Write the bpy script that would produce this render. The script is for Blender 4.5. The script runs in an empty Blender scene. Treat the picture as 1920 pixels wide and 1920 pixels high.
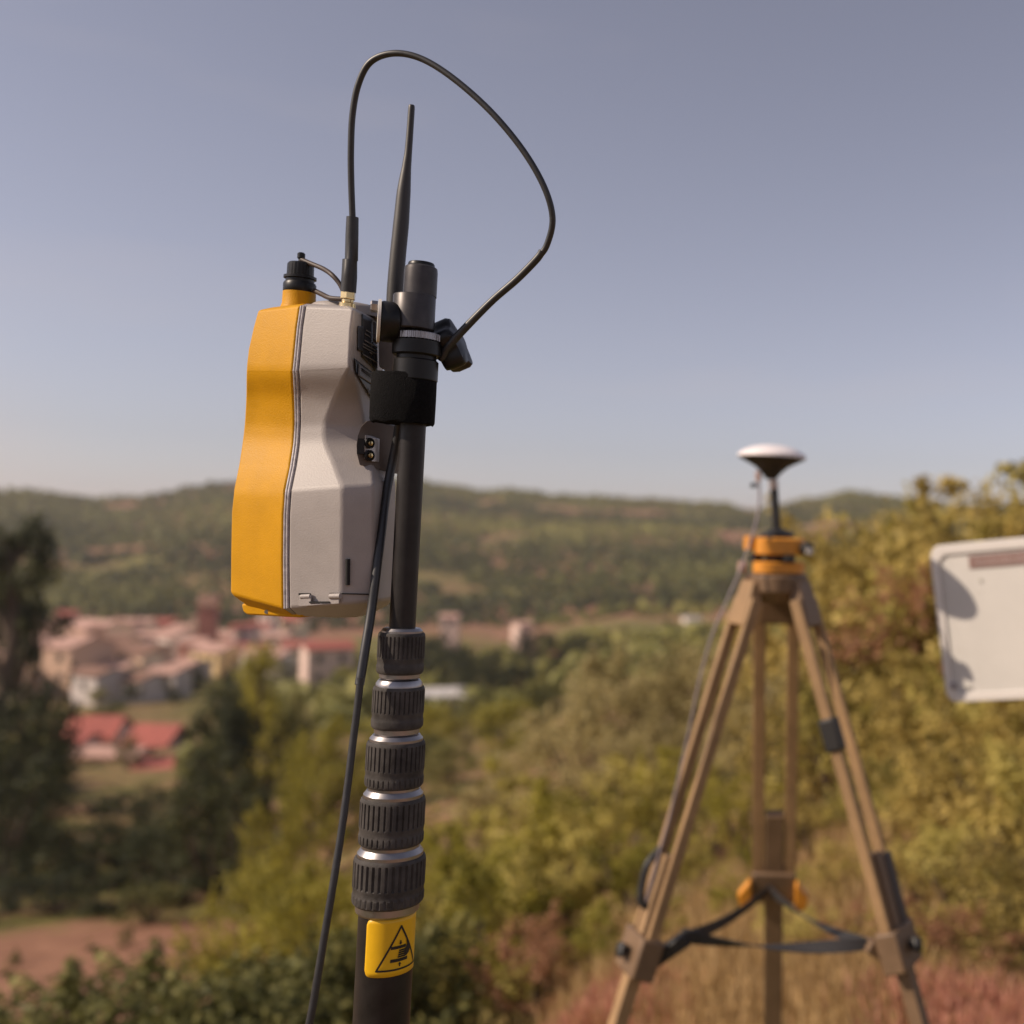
import bpy, math, random
import numpy as np
from mathutils import Vector, Matrix
random.seed(7)
RNG = np.random.default_rng(11)
R = math.radians
SC = bpy.context.scene
COL = SC.collection

# ------------------------------------------------------------------ camera
FPX = 2050.0                     # focal length in pixels of the 1920 px square crop
PCX, PCY = 1440.0, 960.0         # optical axis: the square is the left part of a wider frame
EYE = Vector((0, 0, 1.7))
PITCH, ROLL = R(1.12), R(1.4)
_F = Vector((0, math.cos(PITCH), math.sin(PITCH)))
_R0 = Vector((1, 0, 0)); _U0 = Vector((0, -math.sin(PITCH), math.cos(PITCH)))
_RT = _R0 * math.cos(ROLL) + _U0 * math.sin(ROLL)
_UP = -_R0 * math.sin(ROLL) + _U0 * math.cos(ROLL)
cam_d = bpy.data.cameras.new('camera'); cam = bpy.data.objects.new('camera', cam_d); COL.objects.link(cam)
cam_d.sensor_width = 36; cam_d.sensor_fit = 'HORIZONTAL'
cam_d.lens = 36 * FPX / 1920
cam_d.shift_x = -(PCX - 960) / 1920
cam_d.clip_start = 0.05; cam_d.clip_end = 20000
cam_d.dof.use_dof = True; cam_d.dof.focus_distance = 0.835
cam_d.dof.aperture_fstop = 4.1
M = Matrix.Identity(4)
for i in range(3):
    M[i][0] = _RT[i]; M[i][1] = _UP[i]; M[i][2] = -_F[i]; M[i][3] = EYE[i]
cam.matrix_world = M
SC.camera = cam

# ------------------------------------------------------------------ sky, sun, exposure
SUN_AZ, SUN_EL = R(-108.0), R(35.0)        # azimuth from +Y, clockwise positive
SUNV = Vector((math.sin(SUN_AZ) * math.cos(SUN_EL), math.cos(SUN_AZ) * math.cos(SUN_EL), math.sin(SUN_EL)))
W = bpy.data.worlds.new('World'); SC.world = W; W.use_nodes = True
nt = W.node_tree; nt.nodes.clear()
out = nt.nodes.new('ShaderNodeOutputWorld'); bg = nt.nodes.new('ShaderNodeBackground')
sky = nt.nodes.new('ShaderNodeTexSky'); sky.sky_type = 'NISHITA'; sky.sun_disc = False
sky.sun_elevation = SUN_EL; sky.sun_rotation = SUN_AZ; sky.altitude = 300
sky.air_density = 1.0; sky.dust_density = 0.7; sky.ozone_density = 1.6
hs = nt.nodes.new('ShaderNodeHueSaturation'); hs.inputs['Saturation'].default_value = 0.47
tint = nt.nodes.new('ShaderNodeMix'); tint.data_type = 'RGBA'; tint.blend_type = 'MULTIPLY'
tint.inputs[0].default_value = 1.0; tint.inputs[7].default_value = (1.0, 0.93, 1.02, 1)
nt.links.new(sky.outputs[0], hs.inputs['Color']); nt.links.new(hs.outputs[0], tint.inputs[6])
# thin high cloud veil
tc = nt.nodes.new('ShaderNodeTexCoord'); mp = nt.nodes.new('ShaderNodeMapping'); mp.inputs['Scale'].default_value = (1.2, 1.2, 6)
nz = nt.nodes.new('ShaderNodeTexNoise'); nz.inputs['Scale'].default_value = 2.1; nz.inputs['Detail'].default_value = 3
rp = nt.nodes.new('ShaderNodeValToRGB'); rp.color_ramp.elements[0].position = 0.52; rp.color_ramp.elements[1].position = 0.95
rp.color_ramp.elements[1].color = (.25, .25, .25, 1)
cm = nt.nodes.new('ShaderNodeMix'); cm.data_type = 'RGBA'; cm.inputs[7].default_value = (6.2, 5.3, 5.0, 1)
nt.links.new(tc.outputs['Generated'], mp.inputs[0]); nt.links.new(mp.outputs[0], nz.inputs[0]); nt.links.new(nz.outputs[0], rp.inputs[0])
wd = nt.nodes.new('ShaderNodeVectorMath'); wd.operation = 'DISTANCE'; nt.links.new(tc.outputs['Generated'], wd.inputs[0]); wd.inputs[1].default_value = (math.sin(R(-37)), math.cos(R(-37)), math.sin(R(2.2)))
wm_ = nt.nodes.new('ShaderNodeMapRange'); wm_.interpolation_type = 'SMOOTHSTEP'; wm_.inputs[1].default_value = .02; wm_.inputs[2].default_value = .11; wm_.inputs[3].default_value = .38; wm_.inputs[4].default_value = 0.0
nt.links.new(wd.outputs['Value'], wm_.inputs[0])
wx = nt.nodes.new('ShaderNodeMath'); wx.operation = 'MULTIPLY'; nt.links.new(wm_.outputs[0], wx.inputs[0]); nt.links.new(nz.outputs[0], wx.inputs[1])   # a low bank of thin cloud
wa_ = nt.nodes.new('ShaderNodeMath'); wa_.operation = 'ADD'; nt.links.new(wx.outputs[0], wa_.inputs[0]); nt.links.new(rp.outputs[0], wa_.inputs[1])
nt.links.new(wa_.outputs[0], cm.inputs[0]); nt.links.new(tint.outputs[2], cm.inputs[6]); nt.links.new(cm.outputs[2], bg.inputs['Color'])
bg.inputs['Strength'].default_value = 0.107
nt.links.new(bg.outputs[0], out.inputs['Surface'])
sd = bpy.data.lights.new('sun', 'SUN'); sd.energy = 5.0; sd.angle = R(0.53); sd.color = (1.0, 0.83, 0.66)
sun = bpy.data.objects.new('sun', sd); COL.objects.link(sun)
sun.rotation_mode = 'QUATERNION'; sun.rotation_quaternion = SUNV.to_track_quat('Z', 'Y'); sun.location = (-20, -10, 30)
SC.view_settings.view_transform = 'Standard'; SC.view_settings.look = 'None'
SC.view_settings.exposure = -0.1; SC.view_settings.gamma = 1.0
SC.cycles.use_denoising = True
SC.cycles.volume_bounces = 1; SC.cycles.max_bounces = 5; SC.cycles.diffuse_bounces = 3; SC.cycles.transmission_bounces = 3; SC.cycles.transparent_max_bounces = 8

# ------------------------------------------------------------------ helpers
def at(px, py, z):
    """point at camera depth z (m) seen at photo position px, py"""
    return EYE + z * (_F + (px - PCX) / FPX * _RT + (PCY - py) / FPX * _UP)

def toward(px, py):
    v = _F + (px - PCX) / FPX * _RT + (PCY - py) / FPX * _UP
    return v.normalized()

def proj(p):
    d = Vector(p) - EYE; z = d.dot(_F)
    return PCX + FPX * d.dot(_RT) / z, PCY - FPX * d.dot(_UP) / z

MATS = {}
def mat(name, rgb, rough=0.6, metal=0.0, var=0.0, vscale=40.0, bump=0.0, bscale=300.0, spec=0.5, rgb2=None, coat=0.0):
    if name in MATS: return MATS[name]
    m = bpy.data.materials.new(name); m.use_nodes = True
    t = m.node_tree; b = t.nodes['Principled BSDF']
    b.inputs['Roughness'].default_value = rough; b.inputs['Metallic'].default_value = metal
    b.inputs['Specular IOR Level'].default_value = spec
    b.inputs['Coat Weight'].default_value = coat
    b.inputs['Base Color'].default_value = (*rgb, 1)
    g = t.nodes.new('ShaderNodeTexCoord')
    if var > 0 or rgb2:
        n = t.nodes.new('ShaderNodeTexNoise'); n.inputs['Scale'].default_value = vscale; n.inputs['Detail'].default_value = 5
        n.inputs['Roughness'].default_value = 0.65
        t.links.new(g.outputs['Object'], n.inputs[0])
        r = t.nodes.new('ShaderNodeValToRGB')
        c2 = rgb2 or tuple(c * (1 - var) for c in rgb)
        c1 = rgb if rgb2 else tuple(min(1, c * (1 + var)) for c in rgb)
        r.color_ramp.elements[0].position = 0.33; r.color_ramp.elements[1].position = 0.67
        r.color_ramp.elements[0].color = (*c2, 1); r.color_ramp.elements[1].color = (*c1, 1)
        t.links.new(n.outputs[0], r.inputs[0]); t.links.new(r.outputs[0], b.inputs['Base Color'])
        mr = t.nodes.new('ShaderNodeMapRange'); mr.inputs[3].default_value = max(0, rough - .08); mr.inputs[4].default_value = min(1, rough + .08)
        t.links.new(n.outputs[0], mr.inputs[0]); t.links.new(mr.outputs[0], b.inputs['Roughness'])
    if bump > 0:
        n2 = t.nodes.new('ShaderNodeTexNoise'); n2.inputs['Scale'].default_value = bscale; n2.inputs['Detail'].default_value = 3
        t.links.new(g.outputs['Object'], n2.inputs[0])
        bp = t.nodes.new('ShaderNodeBump'); bp.inputs['Strength'].default_value = bump; bp.inputs['Distance'].default_value = 0.001
        t.links.new(n2.outputs[0], bp.inputs['Height']); t.links.new(bp.outputs[0], b.inputs['Normal'])
    MATS[name] = m
    return m

def link(o, parent=None):
    COL.objects.link(o)
    if parent is not None: o.parent = parent
    return o

def empty(name, loc, label=None, cat=None, group=None):
    o = bpy.data.objects.new(name, None); o.empty_display_size = 0.05
    o.location = loc; COL.objects.link(o)
    tag(o, label, cat, group)
    return o

def tag(o, label=None, cat=None, group=None, kind=None):
    if label: o['label'] = label
    if cat: o['category'] = cat
    if group: o['group'] = group
    if kind: o['kind'] = kind
    return o

def wloc(o):
    v = Vector((0, 0, 0))
    while o is not None: v += o.location; o = o.parent
    return v

class MB:
    """collects shapes in world coordinates, builds ONE mesh object"""
    def __init__(s): s.v = []; s.f = []
    def add(s, vs, fs):
        k = len(s.v); s.v += [Vector(v) for v in vs]; s.f += [tuple(i + k for i in f) for f in fs]; return s
    def lathe(s, prof, o, a, seg=48, rfun=None, u=None, caps=True):
        """prof: (radius, distance along a); rfun(theta, i) scales the radius"""
        a = Vector(a).normalized(); o = Vector(o)
        if u is None: u = a.cross(Vector((0.3, 0.9, 0.2)))
        u = (Vector(u) - a * a.dot(Vector(u))).normalized(); w = a.cross(u)
        vs = []; fs = []
        for i, (r, t) in enumerate(prof):
            for k in range(seg):
                th = 2 * math.pi * k / seg
                rr = r * (rfun(th, i) if rfun else 1)
                vs.append(o + a * t + (u * math.cos(th) + w * math.sin(th)) * rr)
        n = len(prof)
        for i in range(n - 1):
            for k in range(seg):
                k2 = (k + 1) % seg
                fs.append((i * seg + k, i * seg + k2, (i + 1) * seg + k2, (i + 1) * seg + k))
        if caps:
            fs.append(tuple(range(seg))[::-1]); fs.append(tuple((n - 1) * seg + k for k in range(seg)))
        return s.add(vs, fs)
    def tube(s, pts, rad, seg=14, sub=8, smooth=True):
        P = [Vector(p) for p in pts]
        rads = rad if isinstance(rad, (list, tuple)) else [rad] * len(P)
        if smooth and len(P) > 2:
            Q = []; RR = []
            for i in range(len(P) - 1):
                p0 = P[max(i - 1, 0)]; p1 = P[i]; p2 = P[i + 1]; p3 = P[min(i + 2, len(P) - 1)]
                for k in range(sub):
                    t = k / sub
                    Q.append(0.5 * ((2 * p1) + (p2 - p0) * t + (2 * p0 - 5 * p1 + 4 * p2 - p3) * t * t + (3 * p1 - p0 - 3 * p2 + p3) * t ** 3))
                    RR.append(rads[i] * (1 - t) + rads[i + 1] * t)
            Q.append(P[-1]); RR.append(rads[-1])
        else: Q = P; RR = rads
        T = [(Q[min(i + 1, len(Q) - 1)] - Q[max(i - 1, 0)]).normalized() for i in range(len(Q))]
        u = T[0].orthogonal().normalized(); vs = []; fs = []
        for i in range(len(Q)):
            u = (u - T[i] * u.dot(T[i])).normalized(); w = T[i].cross(u)
            for k in range(seg):
                th = 2 * math.pi * k / seg
                vs.append(Q[i] + (u * math.cos(th) + w * math.sin(th)) * RR[i])
        for i in range(len(Q) - 1):
            for k in range(seg):
                k2 = (k + 1) % seg
                fs.append((i * seg + k, i * seg + k2, (i + 1) * seg + k2, (i + 1) * seg + k))
        fs.append(tuple(range(seg))[::-1]); fs.append(tuple((len(Q) - 1) * seg + k for k in range(seg)))
        return s.add(vs, fs)
    def box(s, c, ex, ey, ez):
        """centre and three half vectors"""
        c, ex, ey, ez = Vector(c), Vector(ex), Vector(ey), Vector(ez)
        vs = [c + ex * i + ey * j + ez * k for i in (-1, 1) for j in (-1, 1) for k in (-1, 1)]
        return s.add(vs, [(0, 1, 3, 2), (4, 6, 7, 5), (0, 4, 5, 1), (2, 3, 7, 6), (0, 2, 6, 4), (1, 5, 7, 3)])
    def bar(s, p, q, wx, wy, up=(0, 0, 1)):
        p, q = Vector(p), Vector(q); d = (q - p).normalized()
        x = d.cross(Vector(up)).normalized(); y = x.cross(d).normalized()
        return s.box((p + q) / 2, x * wx / 2, y * wy / 2, (q - p) / 2)
    def prism(s, poly, d):
        n = len(poly); d = Vector(d); P = [Vector(p) for p in poly]
        return s.add(P + [p + d for p in P], [tuple(range(n))[::-1], tuple(range(n, 2 * n))] + [(i, (i + 1) % n, n + (i + 1) % n, n + i) for i in range(n)])
    def build(s, name, m, parent=None, bevel=0.0, segs=2, smooth=40, fixn=True, harden=False):
        base = wloc(parent) if parent is not None else Vector((0, 0, 0))
        me = bpy.data.meshes.new(name)
        me.from_pydata([v - base for v in s.v], [], s.f)
        if fixn:
            import bmesh
            bm = bmesh.new(); bm.from_mesh(me); bmesh.ops.recalc_face_normals(bm, faces=bm.faces); bm.to_mesh(me); bm.free()
        if m: me.materials.append(m)
        if smooth:
            me.polygons.foreach_set('use_smooth', [True] * len(me.polygons))
            me.set_sharp_from_angle(angle=R(smooth))
        o = bpy.data.objects.new(name, me); link(o, parent)
        if bevel > 0:
            b = o.modifiers.new('bevel', 'BEVEL'); b.width = bevel; b.segments = segs; b.limit_method = 'ANGLE'; b.angle_limit = R(28)
            b.harden_normals = harden
        return o

def np_mesh(name, V, Fq, m, attr=None):
    """fast mesh from numpy verts (n,3) and quads/tris (k,c)"""
    me = bpy.data.meshes.new(name)
    V = np.asarray(V, np.float32); Fq = np.asarray(Fq, np.int32); c = Fq.shape[1]
    me.vertices.add(len(V)); me.vertices.foreach_set('co', V.ravel())
    me.loops.add(Fq.size); me.loops.foreach_set('vertex_index', Fq.ravel())
    me.polygons.add(len(Fq)); me.polygons.foreach_set('loop_start', np.arange(0, Fq.size, c, dtype=np.int32))
    if attr is not None:
        a = me.attributes.new('rnd', 'FLOAT', 'POINT'); a.data.foreach_set('value', np.asarray(attr, np.float32))
    me.update(); me.validate()
    if m: me.materials.append(m)
    return me

# ------------------------------------------------------------------ terrain (one sheet to the horizon)
def px_az(px): return math.degrees(math.atan((px - PCX) / FPX))
AZK = [-180, -120, -75, -35, -24, -14, -6, 0, 6, 13, 40, 90, 180]
RK = [0, 3, 5, 8, 15, 30, 60, 100, 170, 250, 340]
LEFT = [0, -.35, -1.1, -2.3, -4.6, -8.6, -13.2, -18.0, -25.0, -30.5, -31]
MID = [0, -.2, -.7, -1.5, -3.2, -6.4, -11.2, -16.5, -23.5, -28.5, -30]
RGT = [0, 0, .05, -.1, -.5, -1.6, -4.5, -9, -14, -18, -19]
BACK = [0, .1, .3, .8, 1.6, 2.5, 4, 5, 6, 6, 6]
PROF = {-180: BACK, -120: BACK, -75: LEFT, -35: LEFT, -24: LEFT, -14: MID, -6: [a * .5 + b * .5 for a, b in zip(MID, RGT)],
        0: [a * .3 + b * .7 for a, b in zip(MID, RGT)], 6: RGT, 13: RGT, 40: RGT, 90: BACK, 180: BACK}
SKYPX = [(-600, 930), (0, 921), (80, 926), (190, 938), (280, 931), (400, 909), (520, 903), (640, 900), (740, 898), (800, 905), (900, 922), (970, 917), (1030, 930), (1150, 934), (1240, 940),
         (1300, 943), (1360, 947), (1420, 956), (1480, 943), (1590, 922), (1680, 935), (1800, 950), (2600, 950)]
SKY_R = 900.0
sk_az = np.array([px_az(p) for p, _ in SKYPX])
sk_z = np.array([at(p, y, SKY_R * math.cos(R(px_az(p)))).z for p, y in SKYPX])
PM = np.array([PROF[a] for a in AZK])

def vnoise(x, y, seed=0):
    """smooth value noise on a unit lattice"""
    x = np.asarray(x, float); y = np.asarray(y, float)
    xi = np.floor(x); yi = np.floor(y); fx = x - xi; fy = y - yi
    fx = fx * fx * (3 - 2 * fx); fy = fy * fy * (3 - 2 * fy)
    def h(a, b): return np.modf(np.abs(np.sin(a * 127.1 + b * 311.7 + seed * 74.7) * 43758.5453))[0]
    return (h(xi, yi) * (1 - fx) + h(xi + 1, yi) * fx) * (1 - fy) + (h(xi, yi + 1) * (1 - fx) + h(xi + 1, yi + 1) * fx) * fy

def gz(x, y):
    x = np.asarray(x, float); y = np.asarray(y, float)
    r = np.hypot(x, y); az = np.degrees(np.arctan2(x, y))
    rr = np.minimum(r, 340)
    cols = np.stack([np.interp(rr, RK, PM[i]) for i in range(len(AZK))])
    k = np.clip(np.searchsorted(AZK, az, side='right') - 1, 0, len(AZK) - 2)
    A = np.array(AZK, float); t = (az - A[k]) / (A[k + 1] - A[k]); t = t * t * (3 - 2 * t)
    idx = np.arange(cols.shape[1]) if cols.ndim == 2 else None
    if cols.ndim == 1: z = cols[k] * (1 - t) + cols[k + 1] * t
    else:
        c2 = cols.reshape(len(AZK), -1); kk = k.ravel(); ii = np.arange(c2.shape[1])
        z = (c2[kk, ii] * (1 - t.ravel()) + c2[kk + 1, ii] * t.ravel()).reshape(r.shape)
    zs = np.interp(az, sk_az, sk_z)
    s = np.clip((r - 340) / (SKY_R - 340), 0, 1)
    z = z + (zs - z) * s ** 1.15
    z = np.where(r > SKY_R, zs - (r - SKY_R) * 0.02, z)
    amp = np.interp(r, [0, 3, 10, 60, 200, 500, 850, 900, 1500, 6000], [0, .05, .15, .5, 1.0, 5, 3, 0, 6, 10])
    sc = np.interp(r, [0, 10, 60, 200, 500], [1.2, 3, 14, 30, 75])
    n = vnoise(x / 2.3, y / 2.3, 1) * .4 * (r < 40) + vnoise(x / 14, y / 14, 2) * (r < 250) + vnoise(x / 80, y / 80, 3) * (r > 150) + .5 * vnoise(x / 31, y / 31, 4) * (r > 150)
    w = .7
    return z + amp * (n - w)

def ground(px, r):
    a = R(px_az(px)); x, y = r * math.sin(a), r * math.cos(a)
    return Vector((x, y, float(gz(np.array([x]), np.array([y]))[0])))

def hit(px, py, rmin=4.0):
    """distance at which the sight line first meets the terrain"""
    d = toward(px, py); hz = math.hypot(d.x, d.y)
    r = rmin
    while r < 880:
        t = r / hz; p = EYE + d * t
        if p.z < float(gz(np.array([p.x]), np.array([p.y]))[0]): return r
        r *= 1.01
    return 880

def ztop(px, py, r):
    return at(px, py, r * math.cos(R(px_az(px)))).z

azs = np.concatenate([np.arange(-180, -46, 6.0), np.arange(-46, 26, 0.6), np.arange(26, 180, 6.0)])
rs = np.concatenate([[0.3], np.geomspace(1.0, 900, 130), [905, 950, 1100, 1500, 2500, 5000]])
AA, RR_ = np.meshgrid(np.radians(azs), rs)
X = RR_ * np.sin(AA); Y = RR_ * np.cos(AA); Z = gz(X, Y)
nA, nR = len(azs), len(rs)
V = np.stack([X.ravel(), Y.ravel(), Z.ravel()], 1)
ii, jj = np.meshgrid(np.arange(nR - 1), np.arange(nA), indexing='ij'); j2 = (jj + 1) % nA
Fq = np.stack([ii * nA + jj, ii * nA + j2, (ii + 1) * nA + j2, (ii + 1) * nA + jj], -1).reshape(-1, 4)[:, ::-1]

def ground_material():
    m = bpy.data.materials.new('hillside_soil'); m.use_nodes = True
    t = m.node_tree; b = t.nodes['Principled BSDF']; b.inputs['Roughness'].default_value = .95; b.inputs['Specular IOR Level'].default_value = .1
    g = t.nodes.new('ShaderNodeNewGeometry')
    def noise(scale, det=4):
        n = t.nodes.new('ShaderNodeTexNoise'); n.inputs['Scale'].default_value = scale; n.inputs['Detail'].default_value = det
        n.inputs['Roughness'].default_value = .6; t.links.new(g.outputs['Position'], n.inputs[0]); return n.outputs[0]
    def ramp(v, stops):
        r = t.nodes.new('ShaderNodeValToRGB'); e = r.color_ramp.elements
        while len(e) < len(stops): e.new(.5)
        for k, (p, c) in enumerate(stops): e[k].position = p; e[k].color = (*c, 1)
        t.links.new(v, r.inputs[0]); return r.outputs[0]
    def mix(f, a, c):
        x = t.nodes.new('ShaderNodeMix'); x.data_type = 'RGBA'
        t.links.new(f, x.inputs[0]); t.links.new(a, x.inputs[6]); t.links.new(c, x.inputs[7]); return x.outputs[2]
    soil = ramp(noise(.35, 6), [(.3, (.19, .10, .065)), (.5, (.30, .155, .10)), (.72, (.37, .215, .14))])
    scrub = ramp(noise(.9, 6), [(.3, (.06, .06, .02)), (.5, (.16, .145, .045)), (.7, (.27, .23, .08))])
    far_mask = ramp(noise(.011, 5), [(.43, (1, 1, 1)), (.55, (0, 0, 0))])
    near_mask = ramp(noise(.22, 4), [(.42, (1, 1, 1)), (.62, (0, 0, 0))])
    x = t.nodes.new('ShaderNodeMix'); x.data_type = 'FLOAT'
    v = t.nodes.new('ShaderNodeVectorMath'); v.operation = 'LENGTH'; t.links.new(g.outputs['Position'], v.inputs[0])
    mr = t.nodes.new('ShaderNodeMapRange'); mr.inputs[1].default_value = 60; mr.inputs[2].default_value = 200; t.links.new(v.outputs['Value'], mr.inputs[0])
    t.links.new(mr.outputs[0], x.inputs[0]); t.links.new(near_mask, x.inputs[2]); t.links.new(far_mask, x.inputs[3])
    c = mix(x.outputs[0], soil, scrub)
    # bare red-brown earth of the terrace below
    v2 = t.nodes.new('ShaderNodeVectorMath'); v2.operation = 'DISTANCE'; t.links.new(g.outputs['Position'], v2.inputs[0])
    v2.inputs[1].default_value = ground(70, 29)
    mr2 = t.nodes.new('ShaderNodeMapRange'); mr2.inputs[1].default_value = 7.8; mr2.inputs[2].default_value = 9.2; mr2.inputs[3].default_value = 1; mr2.inputs[4].default_value = 0
    ma = t.nodes.new('ShaderNodeMath'); ma.operation = 'MULTIPLY_ADD'; ma.inputs[1].default_value = 6.0; t.links.new(noise(.45, 4), ma.inputs[0]); t.links.new(v2.outputs['Value'], ma.inputs[2])
    t.links.new(ma.outputs[0], mr2.inputs[0])
    bare = ramp(noise(1.4, 6), [(.3, (.22, .11, .07)), (.7, (.36, .19, .12))])
    c = mix(mr2.outputs[0], c, bare)
    t.links.new(c, b.inputs['Base Color'])
    bp = t.nodes.new('ShaderNodeBump'); bp.inputs['Strength'].default_value = .6; bp.inputs['Distance'].default_value = .05
    t.links.new(noise(6, 8), bp.inputs['Height']); t.links.new(bp.outputs[0], b.inputs['Normal'])
    return m
tm = np_mesh('terrain', V, Fq, ground_material())
tm.polygons.foreach_set('use_smooth', [True] * len(tm.polygons))
ter = bpy.data.objects.new('terrain', tm); COL.objects.link(ter); tag(ter, 'dry scrubby hillside falling to a valley and wooded hills', None, None, 'structure')

# ------------------------------------------------------------------ foliage
def leaf_mat(name, dark, mid, light, trans=.35, rough=.6):
    m = bpy.data.materials.new(name); m.use_nodes = True
    t = m.node_tree; b = t.nodes['Principled BSDF']; b.inputs['Roughness'].default_value = rough; b.inputs['Specular IOR Level'].default_value = .25
    a = t.nodes.new('ShaderNodeAttribute'); a.attribute_name = 'rnd'
    oi = t.nodes.new('ShaderNodeObjectInfo')
    ad = t.nodes.new('ShaderNodeMath'); ad.operation = 'MULTIPLY_ADD'; ad.inputs[1].default_value = .35
    sb = t.nodes.new('ShaderNodeMath'); sb.operation = 'SUBTRACT'; sb.inputs[1].default_value = .17
    t.links.new(oi.outputs['Random'], ad.inputs[0]); t.links.new(a.outputs['Fac'], sb.inputs[0]); t.links.new(sb.outputs[0], ad.inputs[2])
    r = t.nodes.new('ShaderNodeValToRGB'); e = r.color_ramp.elements; e.new(.5)
    for k, (p, c) in enumerate(((.05, dark), (.5, mid), (.95, light))): e[k].position = p; e[k].color = (*c, 1)
    t.links.new(ad.outputs[0], r.inputs[0]); t.links.new(r.outputs[0], b.inputs['Base Color'])
    tr = t.nodes.new('ShaderNodeBsdfTranslucent'); t.links.new(r.outputs[0], tr.inputs['Color'])
    mx = t.nodes.new('ShaderNodeMixShader'); mx.inputs[0].default_value = trans
    t.links.new(b.outputs[0], mx.inputs[1]); t.links.new(tr.outputs[0], mx.inputs[2])
    t.links.new(mx.outputs[0], t.nodes['Material Output'].inputs['Surface'])
    return m
LM = {
    'gold':  leaf_mat('leaf_gold', (.15, .125, .035), (.47, .39, .095), (.76, .64, .21), .42),
    'amber': leaf_mat('leaf_amber', (.16, .12, .045), (.49, .375, .105), (.78, .61, .21), .42),
    'olive': leaf_mat('leaf_olive', (.18, .15, .07), (.42, .345, .15), (.62, .52, .25), .42),
    'green': leaf_mat('leaf_green', (.045, .05, .016), (.17, .165, .05), (.42, .37, .13), .35),
    'lime':  leaf_mat('leaf_lime', (.10, .095, .016), (.36, .315, .05), (.56, .48, .09), .42),
    'pine':  leaf_mat('needle_pine', (.016, .022, .009), (.042, .05, .017), (.11, .11, .034), .2),
    'rust':  leaf_mat('leaf_rust', (.17, .085, .045), (.38, .19, .10), (.52, .30, .17), .4),
}
BARK = mat('bark', (.10, .07, .05), .9, var=.4, vscale=9, bump=.6, bscale=30)

def leaves(P, N, size, rnd, aspect=.55):
    """quads at P with normals N"""
    n = len(P)
    t = RNG.normal(size=(n, 3)); t -= N * (t * N).sum(1)[:, None]; t /= np.linalg.norm(t, axis=1)[:, None] + 1e-9
    b = np.cross(N, t)
    s = size * RNG.uniform(.6, 1.4, n)[:, None]
    bend = N * s * .25
    V = np.stack([P - t * s, P + b * s * aspect + bend, P + t * s, P - b * s * aspect + bend], 1).reshape(-1, 3)
    Fq = np.arange(4 * n).reshape(n, 4)
    return V, Fq, np.repeat(rnd, 4)

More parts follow.
